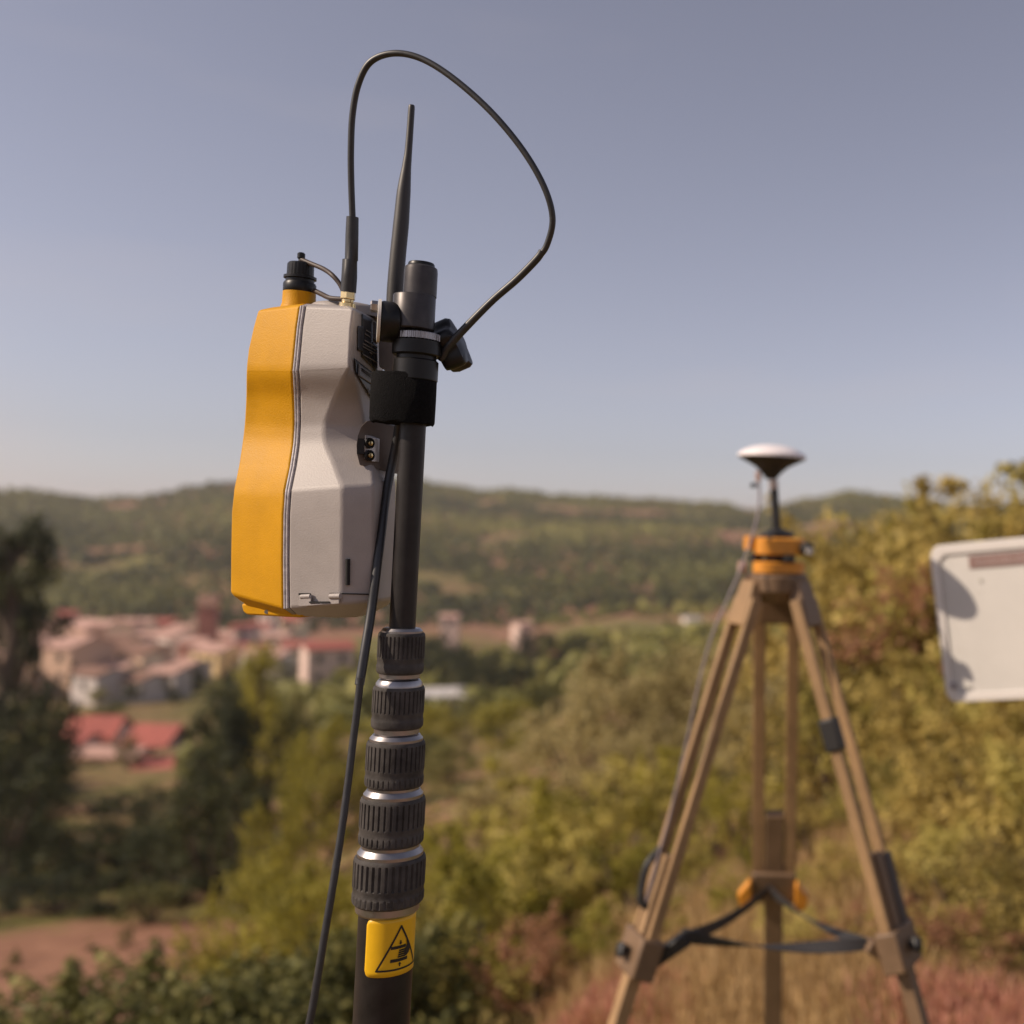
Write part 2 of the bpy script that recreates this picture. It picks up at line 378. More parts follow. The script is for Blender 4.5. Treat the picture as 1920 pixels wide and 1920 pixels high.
def crown(kind, n, leaf):
    """unit-height foliage; returns V,F,rnd,tips (clump centres)"""
    if kind == 'shrub':
        K = 26; th = RNG.uniform(0, 2 * np.pi, K); q = np.sqrt(RNG.uniform(0, 1, K)); z = RNG.uniform(.18, .9, K)
        rad = .5 * np.sqrt(np.clip(1 - ((z - .4) / .58) ** 2, .05, 1))
        C = np.stack([rad * q * np.cos(th), rad * q * np.sin(th), z], 1); cr = RNG.uniform(.09, .2, K)
    elif kind == 'spiky':
        K = 40; th = RNG.uniform(0, 2 * np.pi, K); q = RNG.uniform(0, 1, K) ** .6; z = RNG.uniform(.2, 1, K) ** .8
        C = np.stack([.42 * q * np.cos(th) * (.45 + .8 * z), .42 * q * np.sin(th) * (.45 + .8 * z), z * (1 - .25 * q)], 1); cr = RNG.uniform(.05, .13, K)
    elif kind == 'pine':
        K = 34; th = RNG.uniform(0, 2 * np.pi, K); z = RNG.uniform(.25, .98, K)
        rad = .3 * np.sqrt(np.clip((1.03 - z) / .72, 0, 1)) * RNG.uniform(.35, 1.15, K)
        C = np.stack([rad * np.cos(th), rad * np.sin(th), z], 1); cr = RNG.uniform(.07, .15, K)
    elif kind == 'tallpine':
        K = 26; th = RNG.uniform(0, 2 * np.pi, K); z = RNG.uniform(.60, .98, K)
        rad = .19 * np.sqrt(np.clip(1 - ((z - .72) / .28) ** 2, .05, 1)) * RNG.uniform(.3, 1.15, K)
        C = np.stack([rad * np.cos(th), rad * np.sin(th), z], 1); cr = RNG.uniform(.035, .08, K)
    else:  # round tree
        K = 32; th = RNG.uniform(0, 2 * np.pi, K); z = RNG.uniform(.28, .95, K)
        rad = .42 * np.sqrt(np.clip(1 - ((z - .6) / .42) ** 2, .02, 1)) * np.sqrt(RNG.uniform(.1, 1, K))
        C = np.stack([rad * np.cos(th), rad * np.sin(th), z], 1); cr = RNG.uniform(.09, .18, K)
    # sprigs that stick out of the mass
    if 'pine' not in kind:
        S_ = 16; b0 = C[RNG.choice(K, S_)]; dv = np.stack([b0[:, 0], b0[:, 1], np.full(S_, .35)], 1) + RNG.normal(0, .18, (S_, 3)); dv[:, 2] = np.abs(dv[:, 2]) + .15
        dv /= np.linalg.norm(dv, axis=1)[:, None]; ln_ = RNG.uniform(.16, .34, S_); q_ = 7
        pts = np.concatenate([b0 + dv * (ln_ * f)[:, None] for f in np.linspace(.3, 1, q_)])
        C = np.concatenate([C, pts]); cr = np.concatenate([cr, np.repeat(np.linspace(.05, .022, q_), S_)]); K = len(C)
        C[:, 2] = np.minimum(C[:, 2], 1.04)
    crnd = RNG.uniform(.1, .9, K)
    k = RNG.choice(K, n, p=cr ** 2 / (cr ** 2).sum())
    d = RNG.normal(size=(n, 3)); d /= np.linalg.norm(d, axis=1)[:, None]
    P = C[k] + d * (cr[k] * RNG.uniform(.35, 1.08, n) ** .7)[:, None] * np.array([1, 1, .85])
    P[:, 2] = np.maximum(P[:, 2], .03)
    N = d + RNG.normal(size=(n, 3)) * .55 + np.array([0, 0, .35]); N /= np.linalg.norm(N, axis=1)[:, None]
    rnd = np.clip(.55 * crnd[k] + .45 * RNG.uniform(0, 1, n), 0, 1)
    V, Fq, rr = leaves(P, N, leaf, rnd)
    return V, Fq, rr, C

def stems(kind, C):
    mb = MB()
    if kind in ('shrub', 'spiky'):
        for c in C[:40:3]:
            a = Vector((c[0] * .12, c[1] * .12, -.03)); e = Vector(c); mid = (a + e) / 2 + Vector((c[0] * .1, c[1] * .1, .06))
            mb.tube([a, mid, e], [.018, .011, .004], seg=5, sub=3)
    else:
        top = .9 if 'pine' in kind else .62
        p = [Vector((0, 0, -.04)), Vector((.015, -.01, top * .35)), Vector((-.01, .015, top * .7)), Vector((.01, 0, top))]
        mb.tube(p, [.034, .026, .018, .006], seg=7, sub=3)
        for c in C[:36:2]:
            zb = max(.12, min(top * .95, c[2] - .12 - .25 * math.hypot(c[0], c[1])))
            a = Vector((0, 0, zb)); e = Vector(c)
            mb.tube([a, (a + e) / 2 + Vector((0, 0, .03)), e], [.012, .008, .003], seg=5, sub=3)
    return mb

VAR = {}
def variants(kind, count, n, leaf):
    L = []
    for _ in range(count):
        V, Fq, rr, C = crown(kind, n, leaf)
        st = stems(kind, C)
        sm = bpy.data.meshes.new('stem'); sm.from_pydata([tuple(v) for v in st.v], [], st.f); sm.materials.append(BARK)
        L.append((V, Fq, rr, sm))
    VAR[kind] = L
    return L
variants('shrub', 5, 3600, .020)
variants('spiky', 4, 3000, .019)
variants('pine', 4, 4200, .016)
variants('round', 4, 3600, .020)
variants('tallpine', 2, 3000, .012)
FM = {}
def foliage_mesh(kind, vi, leafmat):
    key = (kind, vi, leafmat)
    if key not in FM:
        V, Fq, rr, sm = VAR[kind][vi]
        FM[key] = np_mesh('foliage', V, Fq, LM[leafmat], rr)
    return FM[key], VAR[kind][vi][3]

def plant(name, px, r, ytop, kind, leafmat, label, cat, group=None, wide=1.0, vi=None, hmin=.3, dz=0.0):
    g = ground(px, r); h = max(hmin, ztop(px, ytop, r) - g.z - dz)
    vi = random.randrange(len(VAR[kind])) if vi is None else vi
    fm, sm = foliage_mesh(kind, vi, leafmat)
    e = empty(name, (g.x, g.y, g.z + dz), label, cat, group)
    e.rotation_euler = (random.uniform(-.05, .05), random.uniform(-.05, .05), random.uniform(0, 6.28))
    e.scale = (h * wide, h * wide, h)
    link(bpy.data.objects.new('trunk' if kind in ('pine', 'round', 'tallpine') else 'stems', sm), e)
    link(bpy.data.objects.new('crown' if kind in ('pine', 'round', 'tallpine') else 'foliage', fm), e)
    return e

# --- trees on the left slope
def tree(px, r, yt, wpx, kind, lm, label, vi=None):
    g = ground(px, r); h = ztop(px, yt, r) - g.z
    dia = {'tallpine': .48, 'pine': .74, 'round': 1.02, 'shrub': 1.1, 'spiky': .95}[kind]
    wide = wpx * r * math.cos(R(px_az(px))) / FPX / (h * dia)
    return plant('pine_tree' if 'pine' in kind else 'broad_tree', px, r, yt, kind, lm, label, 'tree', None, wide, vi)
tree(5, 60, 972, 200, 'tallpine', 'pine', 'tall dark pine cut by the left edge, rising above the town', 0)
tree(62, 66, 1090, 110, 'tallpine', 'pine', 'smaller dark pine close beside the tall pine at the left edge', 1)
tree(40, 58, 1250, 240, 'shrub', 'pine', 'broad dark tree in front of the white house at the far left', 2)
tree(95, 54, 1310, 110, 'shrub', 'pine', 'dark tree below the tan block, left of the red roofs', 3)
tree(15, 46, 1390, 300, 'shrub', 'pine', 'large dark tree at the left edge above the bare earth', 0)
tree(75, 52, 1420, 140, 'shrub', 'pine', 'dark tree just below and left of the red roofs', 1)
tree(215, 140, 1322, 90, 'round', 'green', 'small green tree behind the left of the two red roofs', 2)
tree(258, 100, 1376, 50, 'shrub', 'green', 'small lighter green tree between the two red roofs', 3)
tree(388, 80, 1400, 80, 'round', 'green', 'small green tree right of the two red roofs', 0)
tree(425, 50, 1275, 150, 'pine', 'pine', 'dark pine right of the red roofs', 1)
tree(462, 47, 1330, 140, 'pine', 'pine', 'second dark pine, touching the sunlit pine', 3)
tree(520, 55, 1215, 165, 'pine', 'lime', 'sunlit yellow-green pine beside the dark pines', 2)  # sunlit look put into the leaf colour: lime instead of dark needles
tree(560, 50, 1300, 110, 'pine', 'green', 'dull green pine right of the sunlit pine', 0)
tree(430, 36, 1440, 210, 'shrub', 'pine', 'dark rounded tree at the foot of the dark pines', 2)
tree(600, 42, 1370, 130, 'round', 'lime', 'yellow-green tree left of the hanging cable', 3)
tree(640, 36, 1440, 150, 'round', 'lime', 'bright yellow-green tree behind the hanging cable', 0)
tree(560, 29, 1500, 170, 'shrub', 'lime', 'low yellow-green tree on the slope left of the mast collars', 1)
tree(270, 50, 1515, 240, 'shrub', 'pine', 'dark tree in the shade below the red roofs', 1)  # dark needle colour on these slope trees stands in for the slope's shade
tree(150, 44, 1530, 220, 'shrub', 'pine', 'dark shaded tree above the bare earth', 3)
tree(360, 36, 1600, 190, 'shrub', 'pine', 'dark bushy tree right of the bare earth', 0)
tree(240, 43, 1575, 210, 'shrub', 'pine', 'low dark tree in the shaded hollow, left of its neighbour', 2)  # this tree and the next three added to darken the shaded slope
tree(330, 42, 1540, 200, 'shrub', 'pine', 'low dark tree in the shaded hollow, right of its neighbour', 1)
tree(420, 38, 1530, 190, 'shrub', 'pine', 'dark tree in the hollow below the dark pines', 3)
tree(500, 33, 1480, 150, 'shrub', 'pine', 'dark tree in the hollow beside the yellow-green trees', 0)
for k_, (px_, r_, yt_) in enumerate(((20, 195, 1262), (105, 190, 1275), (165, 200, 1262), (200, 175, 1290), (235, 165, 1312), (262, 178, 1282), (318, 185, 1272), (345, 170, 1296), (375, 200, 1250), (410, 180, 1275), (450, 190, 1255), (480, 205, 1238), (545, 200, 1240))):
    TT = plant('town_tree', px_, r_, yt_, 'round', 'pine' if k_ % 3 else 'green', 'small dark tree among the lower houses of the town, ' + ['first', 'second', 'third', 'fourth', 'fifth', 'sixth', 'seventh', 'eighth', 'ninth', 'tenth', 'eleventh', 'twelfth', 'thirteenth'][k_] + ' from the left', 'tree', 'dark trees among the town houses', 1.1)
tree(190, 72, 1478, 170, 'shrub', 'pine', 'dark thicket just below the red-roofed houses', 0)  # both thickets added to darken the shaded bank through their leaf colour
tree(300, 66, 1470, 150, 'shrub', 'pine', 'dark thicket below the right of the red-roofed houses', 3)
tree(40, 39, 1600, 190, 'shrub', 'pine', 'dark bush at the left edge just above the bare earth', 3)  # this bush and the next two added, dark leaves painting the bank's shade
tree(130, 37, 1625, 170, 'shrub', 'pine', 'dark bush above the middle of the bare earth', 4)
tree(225, 36, 1640, 160, 'shrub', 'pine', 'dark bush above the right end of the bare earth', 0)
tree(310, 33, 1650, 150, 'shrub', 'green', 'dull green bush right of the bare earth', 2)
ORD = ['first', 'second', 'third', 'fourth', 'fifth', 'sixth', 'seventh', 'eighth', 'ninth', 'tenth', 'eleventh', 'twelfth', 'thirteenth', 'fourteenth', 'fifteenth', 'sixteenth', 'seventeenth', 'eighteenth', 'nineteenth', 'twentieth'] + ['twenty-' + q for q in ('first', 'second', 'third', 'fourth', 'fifth', 'sixth', 'seventh', 'eighth', 'ninth')] + ['thirtieth'] + ['thirty-' + q for q in ('first', 'second', 'third', 'fourth', 'fifth', 'sixth', 'seventh', 'eighth', 'ninth')]
for k, (px, r, yt, w) in enumerate(((460, 18, 1620, .8), (570, 16, 1590, .9), (650, 14, 1600, .9))):
    plant('shrub', px, r, yt, 'shrub', 'lime', ('leftmost', 'middle', 'rightmost')[k] + ' of three yellow-green shrubs left of the mast foot', 'shrub', 'yellow-green shrubs left of the mast', w)
for k, (px, r, yt, w) in enumerate(((15, 36, 1705, .9), (60, 30, 1775, .8), (165, 38, 1690, .8), (265, 30, 1735, .8))):
    plant('shrub', px, r, yt, 'shrub', 'green', 'small green bush on the bare earth, ' + ORD[k] + ' from the left edge', 'shrub', 'bushes on the bare terrace', w)
# --- dense green bushes along the bottom left
for k, (px, r, yt, w) in enumerate(((20, 5.4, 1850, 1.3), (150, 5.2, 1870, 1.3), (270, 5.3, 1835, 1.3), (390, 5.0, 1800, 1.3), (500, 5.4, 1745, 1.4), (600, 4.9, 1790, 1.3), (700, 5.5, 1740, 1.3), (820, 5.3, 1800, 1.2))):
    plant('bush', px, r, yt, 'shrub', 'green', 'dense small-leaved green bush along the bottom edge, ' + ORD[k] + ' from the left', 'bush', 'green bushes along the bottom left', w, hmin=.6)
# --- shrubs in rows, each row counted from the left
def rows_of(rows, name, where, cat, group, mul=1.0, pick=.5):
    for rowname, items in rows:
        for k, (px, r, yt, lm, w) in enumerate(sorted(items)):
            hue = {'gold': 'golden-green', 'amber': 'golden-brown', 'olive': 'pale olive', 'rust': 'rusty brown', 'lime': 'yellow-green', 'green': 'green'}[lm]
            plant(name, px, r, yt, 'spiky' if random.random() < pick else 'shrub', lm, f'{hue} shrub {where}, {rowname} row, {ORD[k]} from the left', cat, group, w * mul)
rows_of((('back', ((790, 8.5, 1590, 'lime', 1.2), (840, 10, 1560, 'gold', 1.2), (930, 9, 1500, 'lime', 1.2), (1010, 8.4, 1480, 'gold', 1.2), (1090, 8.5, 1450, 'lime', 1.1), (1180, 7.8, 1430, 'gold', 1.1), (1270, 8.2, 1410, 'lime', 1.0), (1340, 7.6, 1450, 'gold', 1.0), (1420, 7.2, 1440, 'lime', 1.0))),
         ('middle', ((870, 7.2, 1640, 'gold', 1.2), (980, 6.6, 1610, 'lime', 1.2), (1080, 6.8, 1570, 'gold', 1.2), (1210, 6.5, 1540, 'lime', 1.1), (1330, 6.2, 1560, 'gold', 1.1), (1450, 6.2, 1540, 'lime', 1.1))),
         ('front', ((900, 5.6, 1740, 'gold', 1.2), (1030, 5.4, 1710, 'rust', 1.2), (1150, 5.3, 1700, 'lime', 1.2), (1280, 5.2, 1690, 'gold', 1.2), (1400, 5.2, 1680, 'lime', 1.2), (1500, 5.2, 1660, 'gold', 1.2)))),
        'shrub', 'between mast and tripod', 'shrub', 'shrubs between mast and tripod', 1.0, .6)
rows_of((('back', ((1130, 15, 1270, 'olive', 1.0), (1205, 16, 1205, 'olive', .95), (1290, 15, 1230, 'olive', 1.0), (1370, 15, 1190, 'olive', 1.0), (1440, 14, 1170, 'olive', .9))),
         ('front', ((960, 18, 1440, 'olive', 1.2), (1060, 16, 1370, 'olive', 1.1), (1180, 12, 1370, 'olive', 1.1), (1260, 11.5, 1340, 'olive', 1.1), (1340, 12, 1320, 'olive', 1.0), (1420, 10.5, 1300, 'olive', 1.0)))),
        'olive_shrub', 'left of and behind the tripod', 'shrub', 'pale shrubs behind the tripod', 1.0, .3)
rows_of((('skyline', ((1480, 11, 1120, 'amber', .9), (1545, 10, 1075, 'amber', .9), (1600, 11, 1010, 'gold', .85), (1660, 10, 965, 'amber', .85), (1730, 11, 925, 'amber', .85), (1790, 10, 905, 'gold', .8), (1850, 9.5, 922, 'amber', .8), (1910, 9, 860, 'amber', .8), (1990, 9, 900, 'gold', .8))),
         ('second', ((1560, 8.6, 1180, 'olive', .9), (1640, 8.4, 1100, 'amber', .85), (1700, 8.2, 1070, 'rust', .85), (1770, 8.4, 1020, 'amber', .85), (1860, 8, 1000, 'gold', .85), (1960, 7.8, 1010, 'amber', .85))),
         ('third', ((1500, 7.6, 1330, 'amber', 1.0), (1590, 7.2, 1280, 'gold', 1.0), (1690, 7.0, 1240, 'amber', 1.0), (1790, 6.8, 1280, 'amber', 1.0), (1890, 6.6, 1270, 'gold', 1.0), (1980, 6.6, 1270, 'amber', 1.0))),
         ('fourth', ((1540, 6.2, 1470, 'amber', 1.1), (1660, 6.0, 1430, 'gold', 1.1), (1770, 5.8, 1410, 'amber', 1.1), (1880, 5.6, 1390, 'amber', 1.1), (1970, 5.4, 1410, 'gold', 1.1))),
         ('front', ((1600, 5.0, 1620, 'amber', 1.2), (1720, 4.9, 1570, 'amber', 1.2), (1840, 4.7, 1550, 'gold', 1.2), (1930, 4.6, 1570, 'amber', 1.2))),
         ('lowest', ((1540, 4.4, 1730, 'gold', 1.3), (1640, 4.3, 1700, 'rust', 1.3), (1740, 4.2, 1690, 'gold', 1.3), (1830, 4.1, 1700, 'rust', 1.3), (1920, 4.1, 1690, 'amber', 1.3)))),
        'shrub', 'in the thicket on the right bank', 'shrub', 'thicket on the right bank', 1.15, .45)
# --- valley trees in the middle distance
for k, (px, r, yt) in enumerate(((700, 60, 1350), (740, 48, 1410), (800, 52, 1375), (820, 62, 1330), (890, 70, 1310), (960, 60, 1315), (1030, 75, 1290), (860, 45, 1400), (950, 40, 1420), (1010, 50, 1370))):
    plant('valley_tree', px, r, yt, 'round', 'lime' if random.random() < .6 else 'green', 'green tree in the near valley behind the mast collars, ' + ORD[k] + ' of the clump', 'tree', 'valley trees right of the mast', 1.25)
for k, (px, r, yt) in enumerate(((805, 190, 1188), (838, 165, 1205), (865, 150, 1225), (900, 130, 1255), (930, 160, 1222), (980, 140, 1240), (1010, 190, 1188), (1060, 160, 1222), (1090, 175, 1192), (1130, 165, 1198), (1160, 140, 1225))):
    plant('valley_tree', px, r, yt, 'round', 'pine', 'dark tree among the reddish valley fields, ' + ORD[k] + ' from the mast', 'tree', 'dark trees in the valley fields', 1.2)

# --- far woods and scrub: one mass
def blob_wood(name, n, rlo, rhi, azlo, azhi, hlo, hhi, lm, label, thr=.0, seed=5):
    az = np.radians(RNG.uniform(azlo, azhi, n)); u = RNG.uniform(0, 1, n); r = np.sqrt(rlo ** 2 + u * (rhi ** 2 - rlo ** 2))
    x = r * np.sin(az); y = r * np.cos(az)
    keep = (vnoise(x / 70, y / 70, seed) + .4 * vnoise(x / 22, y / 22, seed + 1)) > thr
    keep &= ~((np.degrees(az) > px_az(110)) & (np.degrees(az) < px_az(365)) & (r > 80) & (r < 150))     # yards of the red-roofed houses
    x, y, r = x[keep], y[keep], r[keep]; n = len(x); z = gz(x, y)
    h = RNG.uniform(hlo, hhi, n) * np.where(RNG.uniform(0, 1, n) < .15, 1.5, 1)
    q = 13
    d = RNG.normal(size=(n, q, 3)); d /= np.linalg.norm(d, axis=2)[:, :, None]
    d[:, :, 2] = np.abs(d[:, :, 2]) * .9 + .02
    P = np.stack([x, y, z + h * .15], 1)[:, None, :] + d * h[:, None, None] * np.array([.55, .55, .85]) * RNG.uniform(.6, 1, (n, q, 1))
    N = d + RNG.normal(size=d.shape) * .3; N /= np.linalg.norm(N, axis=2)[:, :, None]
    tr = (.4 * RNG.uniform(0, 1, n) + .95 * vnoise(x / 130 + 3, y / 90, seed + 4) - .12)[:, None]; rnd = np.clip(tr * .85 + RNG.uniform(0, .22, (n, q)), 0, 1)
    Pf = P.reshape(-1, 3); Nf = N.reshape(-1, 3); s = np.repeat(h, q)[:, None] * .3
    t = RNG.normal(size=Pf.shape); t -= Nf * (t * Nf).sum(1)[:, None]; t /= np.linalg.norm(t, axis=1)[:, None]; b = np.cross(Nf, t)
    V = np.stack([Pf - t * s, Pf + b * s, Pf + t * s, Pf - b * s], 1).reshape(-1, 3)
    me = np_mesh(name, V, np.arange(len(V)).reshape(-1, 4), LM[lm], np.repeat(rnd.ravel(), 4))
    o = bpy.data.objects.new(name, me); COL.objects.link(o); tag(o, label, 'woodland', None, 'stuff'); return o
LM['hill'] = leaf_mat('leaf_far_wood', (.06, .068, .02), (.195, .19, .05), (.35, .315, .09), .25)
blob_wood('hill_woodland', 24000, 345, 898, -40, 20, 1.5, 3.4, 'hill', 'olive-green woods and scrub covering the far hills', .40)
blob_wood('valley_scrub', 3600, 80, 350, -40, 6, 1.2, 3.4, 'hill', 'low olive scrub scattered over the valley floor', .68, 9)

# --- dry grass close by
def grass(name, n, boxes, hlo, hhi, lm, label):
    Vs = []; rr = []
    for (a0, a1, r0, r1, wgt) in boxes:
        k = int(n * wgt)
        az = np.radians(RNG.normal((a0 + a1) / 2, (a1 - a0) * .3, k)); r = RNG.uniform(r0, r1, k)
        x = r * np.sin(az); y = r * np.cos(az); ok = vnoise(x * 1.3, y * 1.3, 12) > .28; x, y = x[ok], y[ok]; k = len(x)
        z = gz(x, y) - .02; h = RNG.uniform(hlo, hhi, k) * (.6 + .6 * vnoise(x * .9, y * .9, 14))
        th = RNG.uniform(0, 6.28, k); w = .0045; ln = RNG.normal(0, .16, (k, 2)) * h[:, None]
        dx, dy = np.cos(th) * w, np.sin(th) * w
        Vs.append(np.stack([np.stack([x - dx, y - dy, z], 1), np.stack([x + dx, y + dy, z], 1),
                            np.stack([x + ln[:, 0] + dx * .3, y + ln[:, 1] + dy * .3, z + h], 1), np.stack([x + ln[:, 0] - dx * .3, y + ln[:, 1] - dy * .3, z + h * .97], 1)], 1).reshape(-1, 3))
        rr.append(np.repeat(RNG.uniform(0, 1, k), 4))
    V = np.concatenate(Vs); me = np_mesh(name, V, np.arange(len(V)).reshape(-1, 4), LM[lm], np.concatenate(rr))
    o = bpy.data.objects.new(name, me); COL.objects.link(o); tag(o, label, 'grass', None, 'stuff')
LM['straw'] = leaf_mat('straw', (.36, .235, .10), (.54, .37, .17), (.70, .50, .26), .35)
LM['redgrass'] = leaf_mat('red_grass', (.44, .19, .13), (.62, .30, .20), (.76, .43, .31), .35)
grass('dry_grass', 34000, [(-10, 6, 4.0, 6.0, .4), (-20, -4, 3.2, 4.6, .35), (-4, 16, 2.9, 4.0, .65)], .10, .28, 'straw', 'tall straw-coloured dry grass along the bottom right')
grass('red_grass', 26000, [(-12.5, -5.5, 3.4, 4.5, .45), (7, 16, 2.9, 3.8, .55)], .10, .30, 'redgrass', 'reddish dry grass clumps at the foot of the tripod')

# ------------------------------------------------------------------ town and houses
WALLS = {'cream': mat('render_cream', (.80, .62, .44), .9, var=.12, vscale=.6), 'white': mat('render_white', (.85, .74, .64), .9, var=.1, vscale=.6),
         'tan': mat('render_tan', (.62, .41, .29), .9, var=.12, vscale=.5), 'pink': mat('render_pink', (.68, .50, .42), .9, var=.12, vscale=.6),
         'grey': mat('render_grey', (.54, .48, .45), .9, var=.12, vscale=.6), 'brick': mat('brick_red', (.36, .14, .10), .9, var=.2, vscale=2), 'yellow': mat('render_yellow', (.75, .55, .28), .9, var=.1, vscale=.6)}
ROOFS = {'red': mat('roof_tile_red', (.38, .105, .08), .85, var=.25, vscale=1.5), 'pink': mat('roof_tile_faded', (.50, .30, .24), .85, var=.25, vscale=1.5),
         'brown': mat('roof_tile_brown', (.24, .13, .09), .85, var=.25, vscale=1.5), 'white': mat('roof_sheet_pale', (.62, .58, .55), .6, var=.08, vscale=1)}
GLASS = mat('window_dark', (.03, .03, .035), .15)
def house(px, r, ytop, w, d, wall, roof, label, group=None, yaw=0.0, name='house', flat=False, pitch=.30, h=None, lift=0.0):
    g = ground(px, r); zt = ztop(px, ytop, r)
    rh = 0 if flat else pitch * d / 2
    hh = h if h else max(2.2, zt - g.z - rh)
    z0 = zt - rh - hh if h else g.z
    z0 = min(z0, g.z)
    hh = zt - rh - z0
    e = empty(name, (g.x, g.y, z0), label, 'tower' if name == 'brick_tower' else 'house', group)
    a = R(px_az(px)) + R(yaw); ex = Vector((math.cos(a), -math.sin(a), 0)); ey = Vector((math.sin(a), math.cos(a), 0)); ez = Vector((0, 0, 1))
    o = Vector((g.x, g.y, z0))
    MB().box(o + ez * (hh / 2 - .6), ex * w / 2, ey * d / 2, ez * (hh / 2 + .6)).build('wall', WALLS[wall], e, smooth=0)
    top = o + ez * hh
    if flat:
        MB().box(top + ez * .2, ex * (w / 2 + .1), ey * (d / 2 + .1), ez * .199).build('roof', ROOFS[roof], e, smooth=0)
    else:
        ov = .35; rb = MB(); hw, hd = w / 2 + ov, d / 2 + ov; drop = pitch * ov
        A = [top + ex * s * hw + ey * t * hd - ez * (drop - .02) for s in (-1, 1) for t in (-1, 1)]
        Rg = [top + ex * s * hw + ez * rh for s in (-1, 1)]
        th = ez * .22
        rb.add([A[0], A[1], A[2], A[3], Rg[0], Rg[1], A[0] + th, A[1] + th, A[2] + th, A[3] + th, Rg[0] + th, Rg[1] + th],
               [(6, 8, 11, 10), (7, 10, 11, 9), (0, 4, 5, 2), (1, 3, 5, 4), (0, 2, 8, 6), (1, 7, 9, 3), (0, 6, 10, 4), (4, 10, 7, 1), (2, 5, 11, 8), (3, 9, 11, 5)])
        ro = rb.build('roof', ROOFS[roof], e, smooth=0)
        for s in (-1, 1): MB().prism([top + ex * s * (w / 2 - .1) - ey * d / 2, top + ex * s * (w / 2 - .1) + ey * d / 2, top + ex * s * (w / 2 - .1) + ez * rh], ex * s * .1).build('gable', WALLS[wall], e, smooth=0)
    # windows on the two faces seen from the hill
    floors = max(1, int(hh // 3)); nw = max(1, int(w // 3.2)); wm = None
    if name == 'house':
        for fl in range(min(floors, 4)):
            for k in range(min(nw, 4)):
                c = o + ez * (hh - 1.5 - fl * 2.9) + ex * ((k + .5) / nw - .5) * w - ey * (d / 2 + .02)
                if c.z < z0 + 1: continue
                if wm is None:
                    wo = MB().box(c, ex * .45, ey * .03, ez * .65).build('window', GLASS, e, smooth=0); wm = (wo.data, c)
                else:
                    wo = bpy.data.objects.new('window', wm[0]); wo.location = c - wm[1]; link(wo, e)
    return e
TG = 'houses of the distant town'
TN = {}
house(130, 205, 1192, 11, 9, 'tan', 'pink', 'large tan-walled block with pale roof at the left of the town', None, 44)
house(203, 262, 1163, 7.5, 8, 'cream', 'pink', 'cream house high in the town above the tan block', None, 48)
house(212, 235, 1200, 9, 8, 'cream', 'pink', 'cream-walled house in the middle of the town', None, 60)
house(332, 250, 1182, 6, 7, 'white', 'pink', 'white house beside the brick tower', None, 50)
house(398, 232, 1116, 2.9, 2.9, 'brick', 'brown', 'tall slender red brick tower above the town', None, 15, name='brick_tower', pitch=1.2)
house(424, 215, 1207, 6.5, 7, 'yellow', 'pink', 'bright yellow-cream house below the brick tower', None, 48)
house(622, 190, 1203, 7, 6, 'pink', 'red', 'house with a broad bright red roof left of the hanging cable', None, -12)
house(292, 190, 1280, 6, 7, 'grey', 'pink', 'pale grey shaded house at the lower edge of the town', None, 25)
house(70, 240, 1184, 8, 8, 'cream', 'pink', 'pale house at the upper left of the town beside the pines', None, 52)
house(33, 215, 1218, 5, 6, 'white', 'pink', 'small white house at the far left of the town', None, 45)
EXTRA = []
_rt = random.Random(5)
for k in range(44):
    px_ = -10 + 590 * (k + _rt.random()) / 44; r_ = _rt.uniform(215, 325); g_ = ground(px_, r_ - 15)
    yt_ = proj(g_ + Vector((0, 0, _rt.uniform(6.0, 9.5))))[1]
    EXTRA.append((px_, r_, yt_, _rt.uniform(5.0, 7.5), _rt.uniform(5.5, 7.5), _rt.choice(('cream', 'white', 'white', 'cream', 'pink')), _rt.choice(('pink', 'pink', 'brown', 'red')), _rt.uniform(0, 25)))
